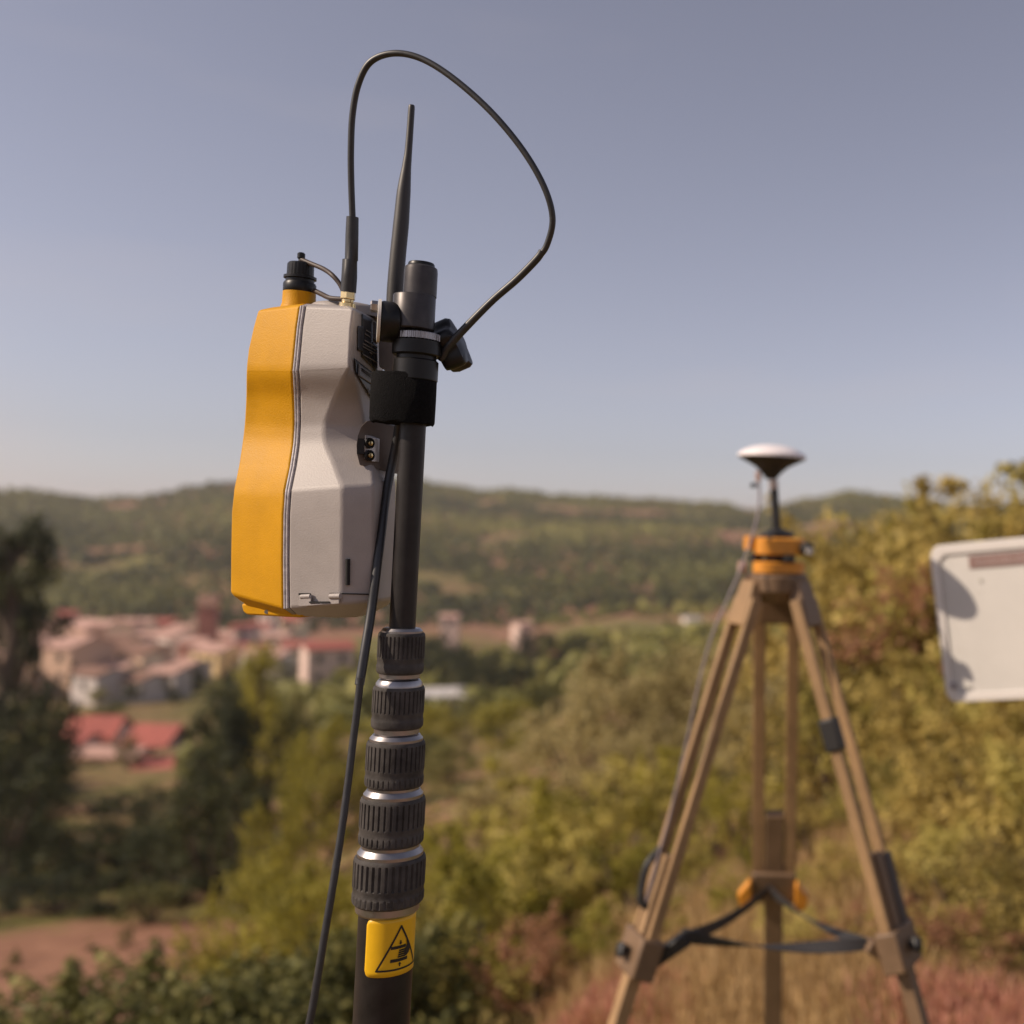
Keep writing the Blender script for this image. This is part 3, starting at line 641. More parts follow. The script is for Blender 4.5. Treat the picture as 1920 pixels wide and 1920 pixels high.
for px, r, yt, w, d, wa, ro, yw in sorted(tuple(EXTRA) + ((6, 235, 1208, 8, 7, 'pink', 'pink', 15), (105, 285, 1170, 9, 8, 'white', 'brown', 20), (140, 300, 1160, 10, 8, 'cream', 'pink', -10), (135, 330, 1145, 6, 7, 'brick', 'red', 0), (170, 270, 1172, 8, 7, 'tan', 'pink', 30),
                                (240, 290, 1163, 8, 8, 'pink', 'pink', 12), (268, 300, 1160, 9, 8, 'cream', 'pink', -8), (255, 245, 1185, 9, 8, 'white', 'brown', 18), (275, 225, 1200, 11, 9, 'tan', 'brown', 10), (312, 310, 1160, 8, 8, 'brick', 'red', 5),
                                (355, 290, 1172, 7, 8, 'cream', 'pink', 20), (300, 270, 1178, 7, 7, 'cream', 'pink', 14), (240, 215, 1230, 8, 8, 'cream', 'pink', 28), (265, 200, 1250, 10, 8, 'grey', 'brown', 20), (330, 205, 1240, 7, 6, 'grey', 'pink', 15),
                                (365, 220, 1225, 7, 8, 'grey', 'pink', 22), (200, 200, 1240, 8, 8, 'grey', 'brown', 30), (380, 240, 1190, 7, 7, 'brick', 'pink', 12), (445, 265, 1180, 8, 8, 'pink', 'pink', 5), (470, 280, 1172, 8, 7, 'tan', 'red', -5),
                                (500, 270, 1168, 8, 8, 'white', 'red', 14), (530, 260, 1178, 8, 8, 'cream', 'pink', 0), (495, 225, 1205, 6, 7, 'white', 'pink', 8), (540, 230, 1205, 6, 7, 'cream', 'pink', 10), (570, 240, 1195, 8, 8, 'cream', 'red', -10),
                                (460, 230, 1215, 7, 8, 'grey', 'pink', 18), (395, 235, 1205, 7, 7, 'pink', 'brown', 10), (185, 240, 1200, 8, 8, 'tan', 'brown', 10))):
    rown = 'top' if yt <= 1172 else 'middle' if yt <= 1200 else 'lower'; TN[rown] = TN.get(rown, 0) + 1
    house(px, r - 15, yt + {'top': 0, 'middle': 7, 'lower': 12}[rown], w * .66, d * .62, wa, ro, f'small {wa}-walled house in the {rown} row of the distant town, {ORD[TN[rown] - 1]} from the left', TG, yw + 24)
house(203, 122, 1344, 4.2, 4.4, 'pink', 'red', 'left of two nearer houses with deep red roofs below the town', None, 28, pitch=.7)
house(314, 118, 1360, 3.8, 4.0, 'pink', 'red', 'right of two nearer houses with deep red roofs below the town', None, 34, pitch=.7)
house(158, 116, 1376, 2.6, 3.0, 'pink', 'red', 'low red-roofed annexe left of the two red roofs', None, 30)
house(236, 108, 1402, 4.4, 3.0, 'tan', 'pink', 'low orange-tiled shed in front of the two red roofs', None, 30)
house(325, 100, 1424, 3.0, 3.0, 'tan', 'red', 'small red-tiled shed below the right red roof', None, 20)
house(850, 250, 1152, 3.6, 3.6, 'pink', 'pink', 'lone farmhouse in the valley fields just right of the mast', None, 10)
house(985, 240, 1166, 3.2, 3.6, 'pink', 'pink', 'lone farmhouse near the middle of the valley fields', None, -30)
house(1303, 300, 1160, 4.5, 4.5, 'white', 'white', 'small bright white house left of the tripod head', None, -18, flat=True)
house(820, 130, 1292, 7, 5, 'grey', 'white', 'pale-roofed shed right of the mast collars', None, -10)
house(1060, 190, 1222, 3.2, 3, 'tan', 'red', 'small red-roofed house in the middle of the valley', None, 8)

# ------------------------------------------------------------------ materials of the instruments
ORANGE = mat('shell_orange', (.58, .285, .004), .5, var=.08, vscale=25, bump=.25, bscale=900, spec=.2)
GREY = mat('shell_grey', (.365, .33, .31), .52, var=.08, vscale=22, bump=.2, bscale=900)
GASKET = mat('gasket_grey', (.30, .28, .30), .55, var=.2, vscale=200)
BLACK = mat('plastic_black', (.009, .0085, .0085), .38, var=.15, vscale=80, spec=.35)
RUBBER = mat('rubber_black', (.066, .060, .056), .62, var=.35, vscale=70, bump=.25, bscale=900, spec=.12)
CABLE = mat('cable_black', (.022, .022, .024), .45, var=.25, vscale=150, spec=.6)
VELCRO = mat('velcro_black', (.006, .006, .0065), .85, var=.5, vscale=500, bump=1.0, bscale=1200, spec=.12)
CARBON = mat('carbon_tube', (.019, .016, .015), .42, var=.35, vscale=35, bump=.1, bscale=900, spec=.3)
SLEEVE = mat('sleeve_anodised', (.065, .060, .060), .40, .5, var=.2, vscale=60, spec=.3)
STEEL = mat('aluminium_ring', (.36, .34, .34), .36, 1.0, var=.1, vscale=90)
BRASS = mat('brass', (.80, .60, .30), .25, 1.0, var=.1, vscale=120)
NYLON = mat('nylon_white', (.70, .66, .60), .4, var=.05)
YELLOW = mat('sticker_yellow', (.80, .46, .01), .4, var=.04, vscale=70)
INK = mat('print_black', (.012, .01, .01), .5)
DGREY = mat('label_dark', (.014, .014, .015), .35)
LTXT = mat('label_print_pale', (.24, .21, .19), .6)
SILVER = mat('label_silver', (.20, .19, .18), .45)

# ------------------------------------------------------------------ telescopic mast
A0 = at(716, 1900, .828); A1 = at(789, 520, .842)
AX = (A1 - A0).normalized()
VIEW = (EYE - (A0 + A1) / 2); VIEW = (VIEW - AX * VIEW.dot(AX)).normalized()    # side of the mast facing the camera
RGTV = VIEW.cross(AX) * -1 if VIEW.cross(AX).dot(_RT) < 0 else VIEW.cross(AX)
def mt(py):
    lo, hi = -2.0, 2.0
    for _ in range(50):
        m_ = (lo + hi) / 2
        if proj(A0 + AX * m_)[1] > py: lo = m_
        else: hi = m_
    return lo
def mz(t): return (A0 + AX * t - EYE).dot(_F)
def mr(hw, py=None):
    z = mz(mt(py)) if py else .835
    return hw * z * .945 / FPX
def mtf(py, hw):
    """axis distance of a ring whose near rim is seen at py"""
    hor = 983
    return mt(py - hw * (py - hor) / FPX)
gfoot = float(gz(np.array([A0.x]), np.array([A0.y]))[0])
t_ground = (gfoot - .05 - A0.z) / AX.z
mast_base = A0 + AX * ((gfoot - A0.z) / AX.z)
mast = empty('telescopic_mast', mast_base, 'black telescopic carbon mast with five ribbed locking collars and a yellow sticker', 'mast')
def mlathe(prof, m, name, parent, seg=64, rfun=None, smooth=35, bevel=0):
    return MB().lathe(prof, A0, AX, seg, rfun, u=RGTV).build(name, m, parent, smooth=smooth, bevel=bevel)
# tubes, thinnest on top
COLL = [  # ring top, grip top, grip end, lower ring end, half widths (ring, grip, lower ring)
    (1181, 1190, 1268, 1277, 39.5, 45, 39), (1280, 1293, 1373, 1384, 44.5, 49.5, 43), (1386, 1399, 1486, 1497, 50.5, 56, 48.5), (1492, 1508, 1598, 1608, 56.5, 62, 54.5), (1605, 1623, 1714, 1729, 62.5, 68.5, 60.5)]
tube_hw = [25, 34, 39, 44.5, 49.5, 54]
tops = [mt(560), mtf(1275, 38), mtf(1382, 43), mtf(1495, 48), mtf(1606, 54), mtf(1727, 60)]
for i in range(6):
    t1 = tops[i]; t0 = tops[i + 1] - .02 if i < 5 else t_ground
    r_ = mr(tube_hw[i], 900 if i == 0 else 1300 + 100 * i)
    mlathe([(r_, t0), (r_, t1)], CARBON, 'tube_section', mast)
for i, (y0, y1, y2, y3, h0, h1, h2) in enumerate(COLL):
    T0, T1, T2, T3 = mtf(y0, h0), mtf(y1, h1), mtf(y2, h1), mtf(y3, h2)
    ra, rb, rc = mr(h0, y0), mr(h1, y1), mr(h2, y3); L = T1 - T2
    col_e = None
    ribs = 34; depth = .055
    s_ = [0, .03, .07, .10, .58, .61, .66, .72, .78, .80, .93, .96, 1.0]
    rad = [.935, .975, .99, 1.0, 1.0, 1.0, .985, .975, .985, 1.0, .995, .98, .93]
    prof = [(rb * q, T1 - L * s) for s, q in zip(s_, rad)]
    grooved = {3, 4}; low = {9, 10}
    def rf(th, k, grooved=grooved, low=low, ribs=ribs, i=i):
        c = math.cos(th * ribs + i * 1.37)
        if k in grooved: return 1 - depth * max(0, min(1, (c - .55) * 5))
        if k in low and i >= 2: return 1 - depth * .6 * max(0, min(1, (c - .55) * 4))
        return 1
    ph_ = i * 1.37
    grip = mlathe(prof, RUBBER, 'lock_collar', mast, 272, rf, smooth=30)
    # bevelled upper ring with a polished chamfer, and lower ring
    mlathe([(ra * .80, T0 + .0002), (ra * .885, T0), (ra, T1 + (T0 - T1) * .42), (ra, T1 - .0004), (ra * .9, T1 - .0005)], STEEL, 'ring', grip)
    mlathe([(rc * .93, T2 + .0004), (rc, T2 - .0002), (rc, T3 + (T2 - T3) * .25), (rc * .94, T3)], STEEL, 'ring', grip)
# warning sticker
rt = mr(54, 1800)
def cyl(th, t, dr=0.0004):
    return A0 + AX * t + (VIEW * math.cos(th) + RGTV * math.sin(th)) * (rt + dr)
def patch(poly, m, name, parent, dr, nseg=1, thick=.00018):
    mb = MB(); n = len(poly)
    up = [cyl(a, t, dr + thick) for a, t in poly]; lo = [cyl(a, t, dr) for a, t in poly]
    mb.add(up + lo, [tuple(range(n))] + [(i, (i + 1) % n, n + (i + 1) % n, n + i) for i in range(n)])
    return mb.build(name, m, parent, smooth=0)
tb, tt = mt(1813), mt(1707); th0, th1 = R(-41), R(101); cr_ = .0045
def strip(mb, pts, w, dr, thick=.00015):
    """thin raised line along (theta, t) points, w in metres"""
    P = [Vector((a * rt, t, 0)) for a, t in pts]; Q = []
    for i in range(len(P) - 1):
        for k in range(10): Q.append(P[i].lerp(P[i + 1], k / 10))
    Q.append(P[-1])
    for i in range(len(Q) - 1):
        d = (Q[i + 1] - Q[i]).normalized(); nn = Vector((-d.y, d.x, 0)) * w / 2; e = d * w * .3
        q = [Q[i] - e + nn, Q[i + 1] + e + nn, Q[i + 1] + e - nn, Q[i] - e - nn]
        mb.add([cyl(v.x / rt, v.y, dr + thick) for v in q], [(0, 1, 2, 3)])
lab = MB(); NA, NT = 44, 12
gv = {}
for i in range(NA + 1):
    a = th0 + (th1 - th0) * i / NA
    edge = min((a - th0) * rt, (th1 - a) * rt)
    ins = cr_ - math.sqrt(max(0, cr_ ** 2 - (cr_ - edge) ** 2)) if edge < cr_ else 0
    for j in range(NT + 1):
        t = tb + ins + (tt - tb - 2 * ins) * j / NT
        lab.v.append(cyl(a, t, .0003)); gv[i, j] = len(lab.v) - 1
for i in range(NA):
    for j in range(NT): lab.f.append((gv[i, j], gv[i + 1, j], gv[i + 1, j + 1], gv[i, j + 1]))
sticker = lab.build('warning_sticker', YELLOW, mast, smooth=60, fixn=False)
sticker['label'] = 'yellow triangular hand-crush warning sticker'
so = sticker.modifiers.new('solid', 'SOLIDIFY'); so.thickness = .0002; so.offset = 0
t_b = mt(1801); t_t = mt(1722); ca = R(30); hb = R(45.5)
tri = MB(); strip(tri, [(ca - hb, t_b), (ca, t_t), (ca + hb, t_b), (ca - hb, t_b)], .0014, .0006)
tri.build('triangle_outline', INK, sticker, smooth=0, fixn=False)
mm = .001
def L2(x, y): return (ca + x * mm / rt, t_b + y * mm)
hand = MB()
def blob(pts, mb=hand):
    q = [L2(*p) for p in pts]; mb.add([cyl(a, t, .00095) for a, t in q], [tuple(range(len(q)))])
strip(hand, [L2(-6.3, 16.3), L2(4.0, 16.3)], .0022, .0006); strip(hand, [L2(-6.3, 6.8), L2(5.8, 6.8)], .0024, .0006)
for k in range(4): blob([(-1.8 + .3 * k, 8.6 + 1.55 * k), (3.6, 8.6 + 1.55 * k), (3.6, 9.8 + 1.55 * k), (-1.8 + .3 * k, 9.8 + 1.55 * k)])
blob([(3.4, 8.4), (5.6, 8.8), (7.6, 10.4), (8.8, 13.4), (8.6, 16.2), (7.4, 18.8), (6.0, 20.4), (4.9, 19.6), (5.6, 17.4), (4.8, 14.9), (3.4, 14.4)])
for s, y0 in ((1, 3.6), (-1, 19.6)):
    blob([(-.5, y0 - 1.6 * s), (.5, y0 - 1.6 * s), (.5, y0), (1.3, y0), (0, y0 + 1.7 * s), (-1.3, y0), (-.5, y0)])
hand.build('hand_pictogram', INK, sticker, smooth=0, fixn=False)

# --- head of the mast: sleeve, knurled ring, clamp
head = empty('antenna_clamp', A0 + AX * mt(700), 'black metal clamp with knurled ring and lobed knob at the top of the mast', 'clamp')
def hr(hw): return hw * .84 * .945 / FPX
t = lambda py, hw: mtf(py, hw)
mlathe([(hr(25), mt(556)), (hr(32), mt(556)), (hr(32), mt(510)), (hr(31), mt(503)), (hr(27), mt(500))], SLEEVE, 'sleeve', head)
mlathe([(hr(25.5), mt(502)), (hr(25.5), mt(496)), (hr(24), mt(493.5)), (hr(18), mt(492.2))], BLACK, 'cap', head)
OFF = RGTV * -hr(9.5) + VIEW * hr(4)
MB().lathe([(hr(38), mt(621)), (hr(40.5), mt(619)), (hr(40.5), mt(559)), (hr(39), mt(557)), (hr(32), mt(556.5))], A0 + OFF, AX, 64, u=RGTV).build('clamp_body', SLEEVE, head)
kn = lambda th, k: 1 - (.035 if (int(th * 36 / math.pi) % 2) else 0) if 0 < k < 3 else .99
mlathe([(hr(43), mt(640)), (hr(45), mt(639)), (hr(45), mt(627.5)), (hr(43), mt(626))], STEEL, 'knurled_ring', head, 220, kn, smooth=10)
mlathe([(hr(44), mt(668)), (hr(47), mt(666)), (hr(47), mt(642)), (hr(44), mt(640.5)), (hr(30), mt(640.2))], BLACK, 'collar', head)
mlathe([(hr(38), mt(676)), (hr(38), mt(667))], BLACK, 'neck', head)
mlathe([(hr(40), mt(715)), (hr(42.5), mt(713)), (hr(42.5), mt(678)), (hr(40), mt(675.5)), (hr(30), mt(675.2))], BLACK, 'lower_collar', head)
# jaw on the receiver side, nylon washer, bolt
jx = (RGTV * -1 + VIEW * .04).normalized()
jc = A0 + AX * mt(610) + OFF
MB().lathe([(.0140, .010), (.0155, .012), (.0155, .0222), (.0148, .0236)], jc, jx, 48).build('jaw', BLACK, head)
MB().lathe([(.0164, .0237), (.0164, .0258), (.012, .0260)], jc, jx, 48).build('washer', NYLON, head)
MB().lathe([(.0045, .0262), (.0045, .0305), (.0035, .0315)], jc + AX * .0105, jx, 6).build('bolt', STEEL, head, smooth=0)
# lobed knob
ka = (RGTV * .82 + VIEW * .30 + AX * .42).normalized(); kc = at(850, 648, .862)
ko = MB(); RL = .0195
lob = lambda th, k: (1 + .13 * math.cos(5 * th)) if k else (1 + .1 * math.cos(5 * th))
ko.lathe([(RL * .6, -.012), (RL * .92, -.0105), (RL, -.006), (RL, .003), (RL * .92, .006), (RL * .55, .0075)], kc, ka, 80, lob)
ko.build('clamp_knob', BLACK, head, smooth=50)
MB().tube([kc - ka * .012, A0 + AX * mt(640) + RGTV * .012 - VIEW * .006], .0045, 12, smooth=False).build('knob_screw', STEEL, head)

# --- velcro strap round mast and receiver bracket
strapT, strapB = mt(703), mt(795)
stc = A0 - RGTV * 0
vs = MB(); NS = 72
def strap_outline(r0, ext):
    pts = []
    for k in range(NS):
        th = 2 * math.pi * k / NS; d = RGTV * math.cos(th) + VIEW * math.sin(th)
        p = d * r0
        if math.cos(th) < 0: p = p + RGTV * ext * (-math.cos(th)) ** .7 * -1 - VIEW * ext * .12 * (-math.cos(th))
        pts.append(p)
    return pts
for lev, f in ((0, .97), (.04, 1.0), (.5, 1.01), (.96, 1.0), (1, .97)):
    tt_ = strapB + (strapT - strapB) * lev
    for k, p in enumerate(strap_outline(hr(41), .016)):
        wob = .0007 * math.sin(k * .9) * (1 if lev < .1 else .4 if lev > .9 else 0) + (.0022 * (lev - .5) if False else 0)
        vs.v.append(A0 + AX * (tt_ + wob) + p * f)
for L_ in range(4):
    for k in range(NS): vs.f.append((L_ * NS + k, L_ * NS + (k + 1) % NS, (L_ + 1) * NS + (k + 1) % NS, (L_ + 1) * NS + k))
vs.f.append(tuple(range(NS))[::-1]); vs.f.append(tuple(4 * NS + k for k in range(NS)))
strap = vs.build('velcro_strap', VELCRO, None, smooth=60)
tag(strap, 'black hook-and-loop strap wrapped around the mast below the clamp', 'strap')

# ------------------------------------------------------------------ receiver
# control rings from top to bottom: pixel x,y and depth of O1 (orange corner), S (seam), G1, G2, G3 on the visible side
EW = Vector((math.sin(R(17)), math.cos(R(17)), 0)); ED = Vector((-math.cos(R(17)), math.sin(R(17)), 0))
LV = [  # O1            S                G1               G2               G3            half-depth to far side
    ((483, 582, .869), (561, 573, .845), (664, 577, .830), (669, 580, .841), (707, 600, .887), .060),
    ((474, 615, .866), (555, 613, .842), (659, 616, .828), (664, 620, .839), (706, 642, .886), .062),
    ((465, 655, .864), (551, 655, .839), (657, 657, .826), (662, 662, .837), (707, 686, .884), .064),
    ((462, 680, .8632), (548.5, 681, .8376), (656, 678, .8252), (662, 683, .837), (707.5, 702, .884), .0655),
    ((461, 694, .863), (547, 695, .837), (656, 688, .825), (662, 692, .837), (708, 710, .884), .066),
    ((460.5, 710, .8655), (548, 710, .8405), (646, 708, .829), (668, 709, .842), (712, 724, .886), .063),
    ((460, 745, .873), (550, 746, .851), (626, 750, .842), (676, 748, .853), (716, 756, .892), .057),
    ((458, 785, .877), (551, 788, .855), (610, 787, .848), (684, 790, .858), (722, 792, .895), .053),
    ((456, 808, .877), (550, 812, .855), (606, 808, .848), (688, 812, .859), (726, 812, .895), .053),
    ((453, 832, .875), (548, 836, .852), (610, 834, .845), (692, 834, .857), (730, 834, .893), .055),
    ((447, 872, .869), (542, 876, .8435), (625, 868, .835), (697, 870, .847), (736, 868, .887), .061),
    ((438, 916, .862), (533, 920, .8315), (641, 912, .8185), (701, 908, .8305), (741, 906, .876), .067),
    ((436.5, 932, .861), (532, 936, .831), (641, 929, .818), (701, 926, .829), (741, 924, .875), .067),
    ((433.5, 960, .861), (530, 965, .831), (641, 958, .818), (701, 956, .829), (741, 954, .875), .067),
    ((432, 1040, .862), (529, 1050, .832), (640, 1045, .819), (700, 1044, .830), (740, 1042, .876), .067),
    ((431.5, 1113, .863), (530, 1141, .833), (639.5, 1133, .820), (699, 1128, .831), (737, 1122, .877), .067)]
ring = []
for (o1, s, g1, g2, g3, hd) in LV:
    O1, S, G1, G2, G3 = (at(*o1), at(*s), at(*g1), at(*g2), at(*g3))
    zc = (S.z + G1.z) / 2
    F1 = G3 + EW * .018 + ED * .016; F2 = S + EW * 2 * hd * .86; F3 = O1 + EW * (2 * hd * .86 - .045)
    for q in (F1, F2, F3): q.z = S.z + (0 if q is not F1 else 0)
    O0 = O1 + ED * .004 + EW * .012; F3b = F3 + ED * .004 - EW * .012
    ring.append(dict(O1=O1, S=S, G1=G1, G2=G2, G3=G3, F1=F1, F2=F2, F3=F3, O0=O0, F3b=F3b))
rc_base = at(600, 1157, .85)
rec = empty('gnss_receiver', rc_base, 'yellow-orange and grey satellite receiver strapped to the mast', 'receiver')
def loft(keys, rows, m, name, closed=True, bevel=.0022, ends=(True, True), extra_bottom=None, smooth=30):
    mb = MB(); n = len(keys); N = len(rows)
    for rw in rows:
        for k in keys: mb.v.append(rw[k].copy() if isinstance(k, str) else k(rw))
    for i in range(N - 1):
        for j in range(n if closed else n - 1):
            j2 = (j + 1) % n; mb.f.append((i * n + j, i * n + j2, (i + 1) * n + j2, (i + 1) * n + j))
    if ends[0]: mb.f.append(tuple(range(n)))
    if ends[1]: mb.f.append(tuple((N - 1) * n + j for j in range(n))[::-1])
    return mb.build(name, m, rec, bevel=bevel, segs=3, smooth=smooth, harden=True)
UPV = Vector((0, 0, 1))
gw = .0052   # gasket width along the shell
def smooth_rows(rows, sub=3):
    """refine rows with Catmull-Rom so the waist is smooth; keep sharp break rows"""
    outr = []
    for i in range(len(rows) - 1):
        a, b = rows[i], rows[i + 1]
        p0 = rows[max(i - 1, 0)]; p3 = rows[min(i + 2, len(rows) - 1)]
        soft = 4 <= i <= 9
        nsub = sub if soft else 1
        for k in range(nsub):
            tt2 = k / nsub; d = {}
            for key in a:
                A_, B_ = a[key], b[key]
                if soft:
                    m0 = (B_ - p0[key]) / 2 if i > 4 else (B_ - A_) * .9; m1 = (p3[key] - A_) / 2 if i < 9 else (B_ - A_) * .9
                    h00 = 2 * tt2 ** 3 - 3 * tt2 ** 2 + 1; h10 = tt2 ** 3 - 2 * tt2 ** 2 + tt2; h01 = -2 * tt2 ** 3 + 3 * tt2 ** 2; h11 = tt2 ** 3 - tt2 ** 2
                    d[key] = A_ * h00 + m0 * h10 + B_ * h01 + m1 * h11
                else: d[key] = A_.lerp(B_, tt2)
            outr.append(d)
    outr.append(rows[-1])
    return outr
rows = smooth_rows(ring, 8)
for rw in rows:
    rw['Sg'] = rw['S'] + (rw['G1'] - rw['S']).normalized() * gw
    rw['F2g'] = rw['F2'] + (rw['F1'] - rw['F2']).normalized() * gw
# orange front shell, with a top slope and a bottom chamfer
def shrink(rw, c, f, dz):
    return {k: Vector((c.x + (v.x - c.x) * f, c.y + (v.y - c.y) * f, v.z + dz)) for k, v in rw.items()}
cen = lambda rw: sum((rw[k] for k in ('O1', 'S', 'G1', 'F1', 'F2', 'F3')), Vector()) / 6
top_c = cen(rows[0]); bot_c = cen(rows[-1])
rtop = shrink(rows[0], top_c, .80, .0035)
rbot = shrink(rows[-1], bot_c, .72, -.0065)
for k in rbot: rbot[k].z = min(rbot[k].z, rows[-1]['S'].z - .0065)
full = [rtop] + rows + [rbot]
okeys = ['O0', 'O1', 'S', 'F2', 'F3', 'F3b']
loft(okeys, full, ORANGE, 'front_shell', smooth=50)
gkeys = ['Sg', 'G1', 'G2', 'G3', 'F1', 'F2g']
rear = loft(gkeys, full, GREY, 'rear_shell', bevel=.0028, smooth=50)
# gasket, slightly recessed strip between the shells
def ins(rw, k, d):
    v = rw[k]; c = cen(rw); u = Vector((c.x - v.x, c.y - v.y, 0)).normalized(); return v + u * d
for side, dpt in (('gasket', .0012),):
    gk = [lambda rw: ins(rw, 'S', dpt), lambda rw: ins(rw, 'Sg', dpt), lambda rw: ins(rw, 'F2g', dpt), lambda rw: ins(rw, 'F2', dpt)]
    gs = loft(gk, full, GASKET, 'gasket', bevel=0)
    bead = MB()
    for f in (.28, .72):
        bead.tube([rw['S'].lerp(rw['Sg'], f) + (ins(rw, 'S', .0009) - rw['S']) for rw in rows], .0009, 8, 2)
    bead.build('bead', mat('gasket_pale', (.46, .43, .44), .5, var=.25, vscale=260), gs, smooth=60)
# orange foot under the front shell
fo = MB()
fa = [at(452, 1132, .868), at(455, 1147, .868), at(463, 1153, .867), at(520, 1156, .852), at(560, 1158, .842), at(575, 1150, .84), at(540, 1140, .845), at(480, 1130, .862)]
fo.prism(fa, EW * .06).build('front_foot', ORANGE, rec, bevel=.0015)
MB().lathe([(.0016, 0), (.0016, .0015)], at(501, 1147, .8575), -_F, 12).build('screw', STEEL, rec)
# battery door: seam line, hinge notches and lugs
DARK = mat('gap_dark', (.01, .009, .009), .8)
def side(px, py, off=.0008):
    """point on the near grey side face"""
    o = at(*LV[14][1]); g = at(*LV[14][2]); nrm = (g - o).cross(UPV); nrm = nrm if nrm.dot(EYE - o) > 0 else -nrm; nrm.normalize()
    d = toward(px, py); tq = (o - EYE).dot(nrm) / d.dot(nrm)
    return EYE + d * tq + nrm * off
def backf(px, py, off=.0008, row=14):
    o = at(*LV[row][2]); g = at(*LV[row][3]); nrm = (g - o).cross(UPV); nrm = nrm if nrm.dot(EYE - o) > 0 else -nrm; nrm.normalize()
    d = toward(px, py); tq = (o - EYE).dot(nrm) / d.dot(nrm)
    return EYE + d * tq + nrm * off
door = MB().prism([side(562, 1116, .0004), side(562, 1137, .0004), side(638, 1132, .0004), side(638, 1118, .0004), side(620, 1118, .0004), side(620, 1130, .0004), side(585, 1132, .0004), side(585, 1116, .0004)], (side(600, 1125, .0015) - side(600, 1125, .0004))).build('battery_door', GREY, rec, bevel=.0004)
MB().prism([side(561, 1112, .0002), side(583, 1112, .0002), side(583, 1118, .0002), side(561, 1124, .0002)], side(600, 1125, .0006) - side(600, 1125, 0)).build('notch', DARK, rec, smooth=0)
MB().prism([side(583, 1127.5, .0002), side(621, 1127.5, .0002), side(621, 1130.5, .0002), side(583, 1130.5, .0002)], side(600, 1125, .0020) - side(600, 1125, 0)).build('notch', DARK, rec, smooth=0)
MB().prism([side(619, 1111.5, .0002), side(639, 1112, .0002), side(639, 1115, .0002), side(619, 1115, .0002)], side(600, 1125, .0006) - side(600, 1125, 0)).build('notch', DARK, rec, smooth=0)
MB().tube([side(621, 1118, .001), side(640, 1117.5, .001)], .0021, 14, smooth=False).build('hinge_pin', GREY, door)
MB().tube([side(566, 1119, .0004), side(583, 1118, .0004)], .0019, 14, smooth=False).build('hinge_pin', GREY, door)
MB().tube([backf(640, 1113, .0001), backf(698, 1114.5, .0001)], .00045, 8, smooth=False).build('door_seam', DARK, rec)
# slot and screw holes in the rear face
sl = MB()
P1, P2 = backf(652, 1048), backf(651.5, 1097)
sl.tube([P1, P2], .0017, 12, smooth=False); sl.build('slot', DARK, rec)
MB().lathe([(.0019, -.001), (.0019, .0004)], backf(649, 928, 0), (backf(649, 928, .01) - backf(649, 928, 0)), 20).build('screw_hole', DARK, rec)
nb = (backf(640, 884, .01, 10) - backf(640, 884, 0, 10)).normalized()
MB().lathe([(.0028, -.002), (.0028, .0003), (.0016, .0004), (.0014, -.0005)], backf(637, 886, .0008, 10), nb, 20).build('screw', mat('screw_dull', (.12, .10, .10), .5), rec)
# rear label: thin stickers laid on the shell
from mathutils.bvhtree import BVHTree
_base = wloc(rec)
BV = BVHTree.FromPolygons([v.co + _base for v in rear.data.vertices], [tuple(p.vertices) for p in rear.data.polygons])
def onshell(px, py, off):
    h = BV.ray_cast(EYE, toward(px, py))
    if h[0] is None: return at(px, py, .86)
    n_ = h[1] if h[1].dot(EYE - h[0]) > 0 else -h[1]
    return h[0] + n_ * off
def decal(quad, off, m, name, parent, n=8):
    (ax, ay), (bx, by), (cx, cy), (dx, dy) = quad
    mb = MB()
    for i in range(n + 1):
        for j in range(n + 1):
            u, v = i / n, j / n
            mb.v.append(onshell((ax * (1 - u) + bx * u) * (1 - v) + (dx * (1 - u) + cx * u) * v, (ay * (1 - u) + by * u) * (1 - v) + (dy * (1 - u) + cy * u) * v, off))
    for i in range(n):
        for j in range(n): mb.f.append((i * (n + 1) + j, (i + 1) * (n + 1) + j, (i + 1) * (n + 1) + j + 1, i * (n + 1) + j + 1))
    o = mb.build(name, m, parent, smooth=60, fixn=False)
    so_ = o.modifiers.new('solid', 'SOLIDIFY'); so_.thickness = .0003; so_.offset = 0
    return o
lab1 = decal([(677, 588), (697, 600), (697, 690), (676, 668)], .0006, DGREY, 'type_label', rec)
lab1['label'] = 'black type label with pale fine print'
decal([(669, 611), (679, 612), (679, 662), (668.5, 657)], .0009, DGREY, 'type_label', rec)
decal([(697, 641), (706, 648), (706, 704), (697, 690)], .0007, DGREY, 'type_label', rec)
decal([(699, 603), (706.5, 608), (706, 645), (699, 638)], .0006, mat('label_grey', (.10, .085, .08), .5), 'type_label', rec)
for x0, y0, x1, y1 in ((683, 618, 692, 623), (681, 625, 691, 631), (680, 637, 704, 651), (677, 643, 704, 658), (677, 649, 704, 664), (690, 660, 696, 663.5), (678, 664, 704, 679)):
    decal([(x0, y0), (x1, y1), (x1, y1 + 1.8), (x0, y0 + 1.8)], .0014, LTXT, 'print_line', lab1, 3)
lab2 = decal([(660.5, 671), (705, 706), (697, 752), (664, 698)], .0012, DGREY, 'type_label', rec, 12)
lab2b = decal([(668, 682), (704, 707), (701, 726), (667, 704)], .0020, SILVER, 'barcode_plate', rec)
for x0, y0, x1, y1 in ((672, 690, 690, 703), (672, 694, 690, 707), (692, 711, 699, 716)):
    decal([(x0, y0), (x1, y1), (x1, y1 + 2.0), (x0, y0 + 2.0)], .0026, INK, 'print_line', lab2b, 3)
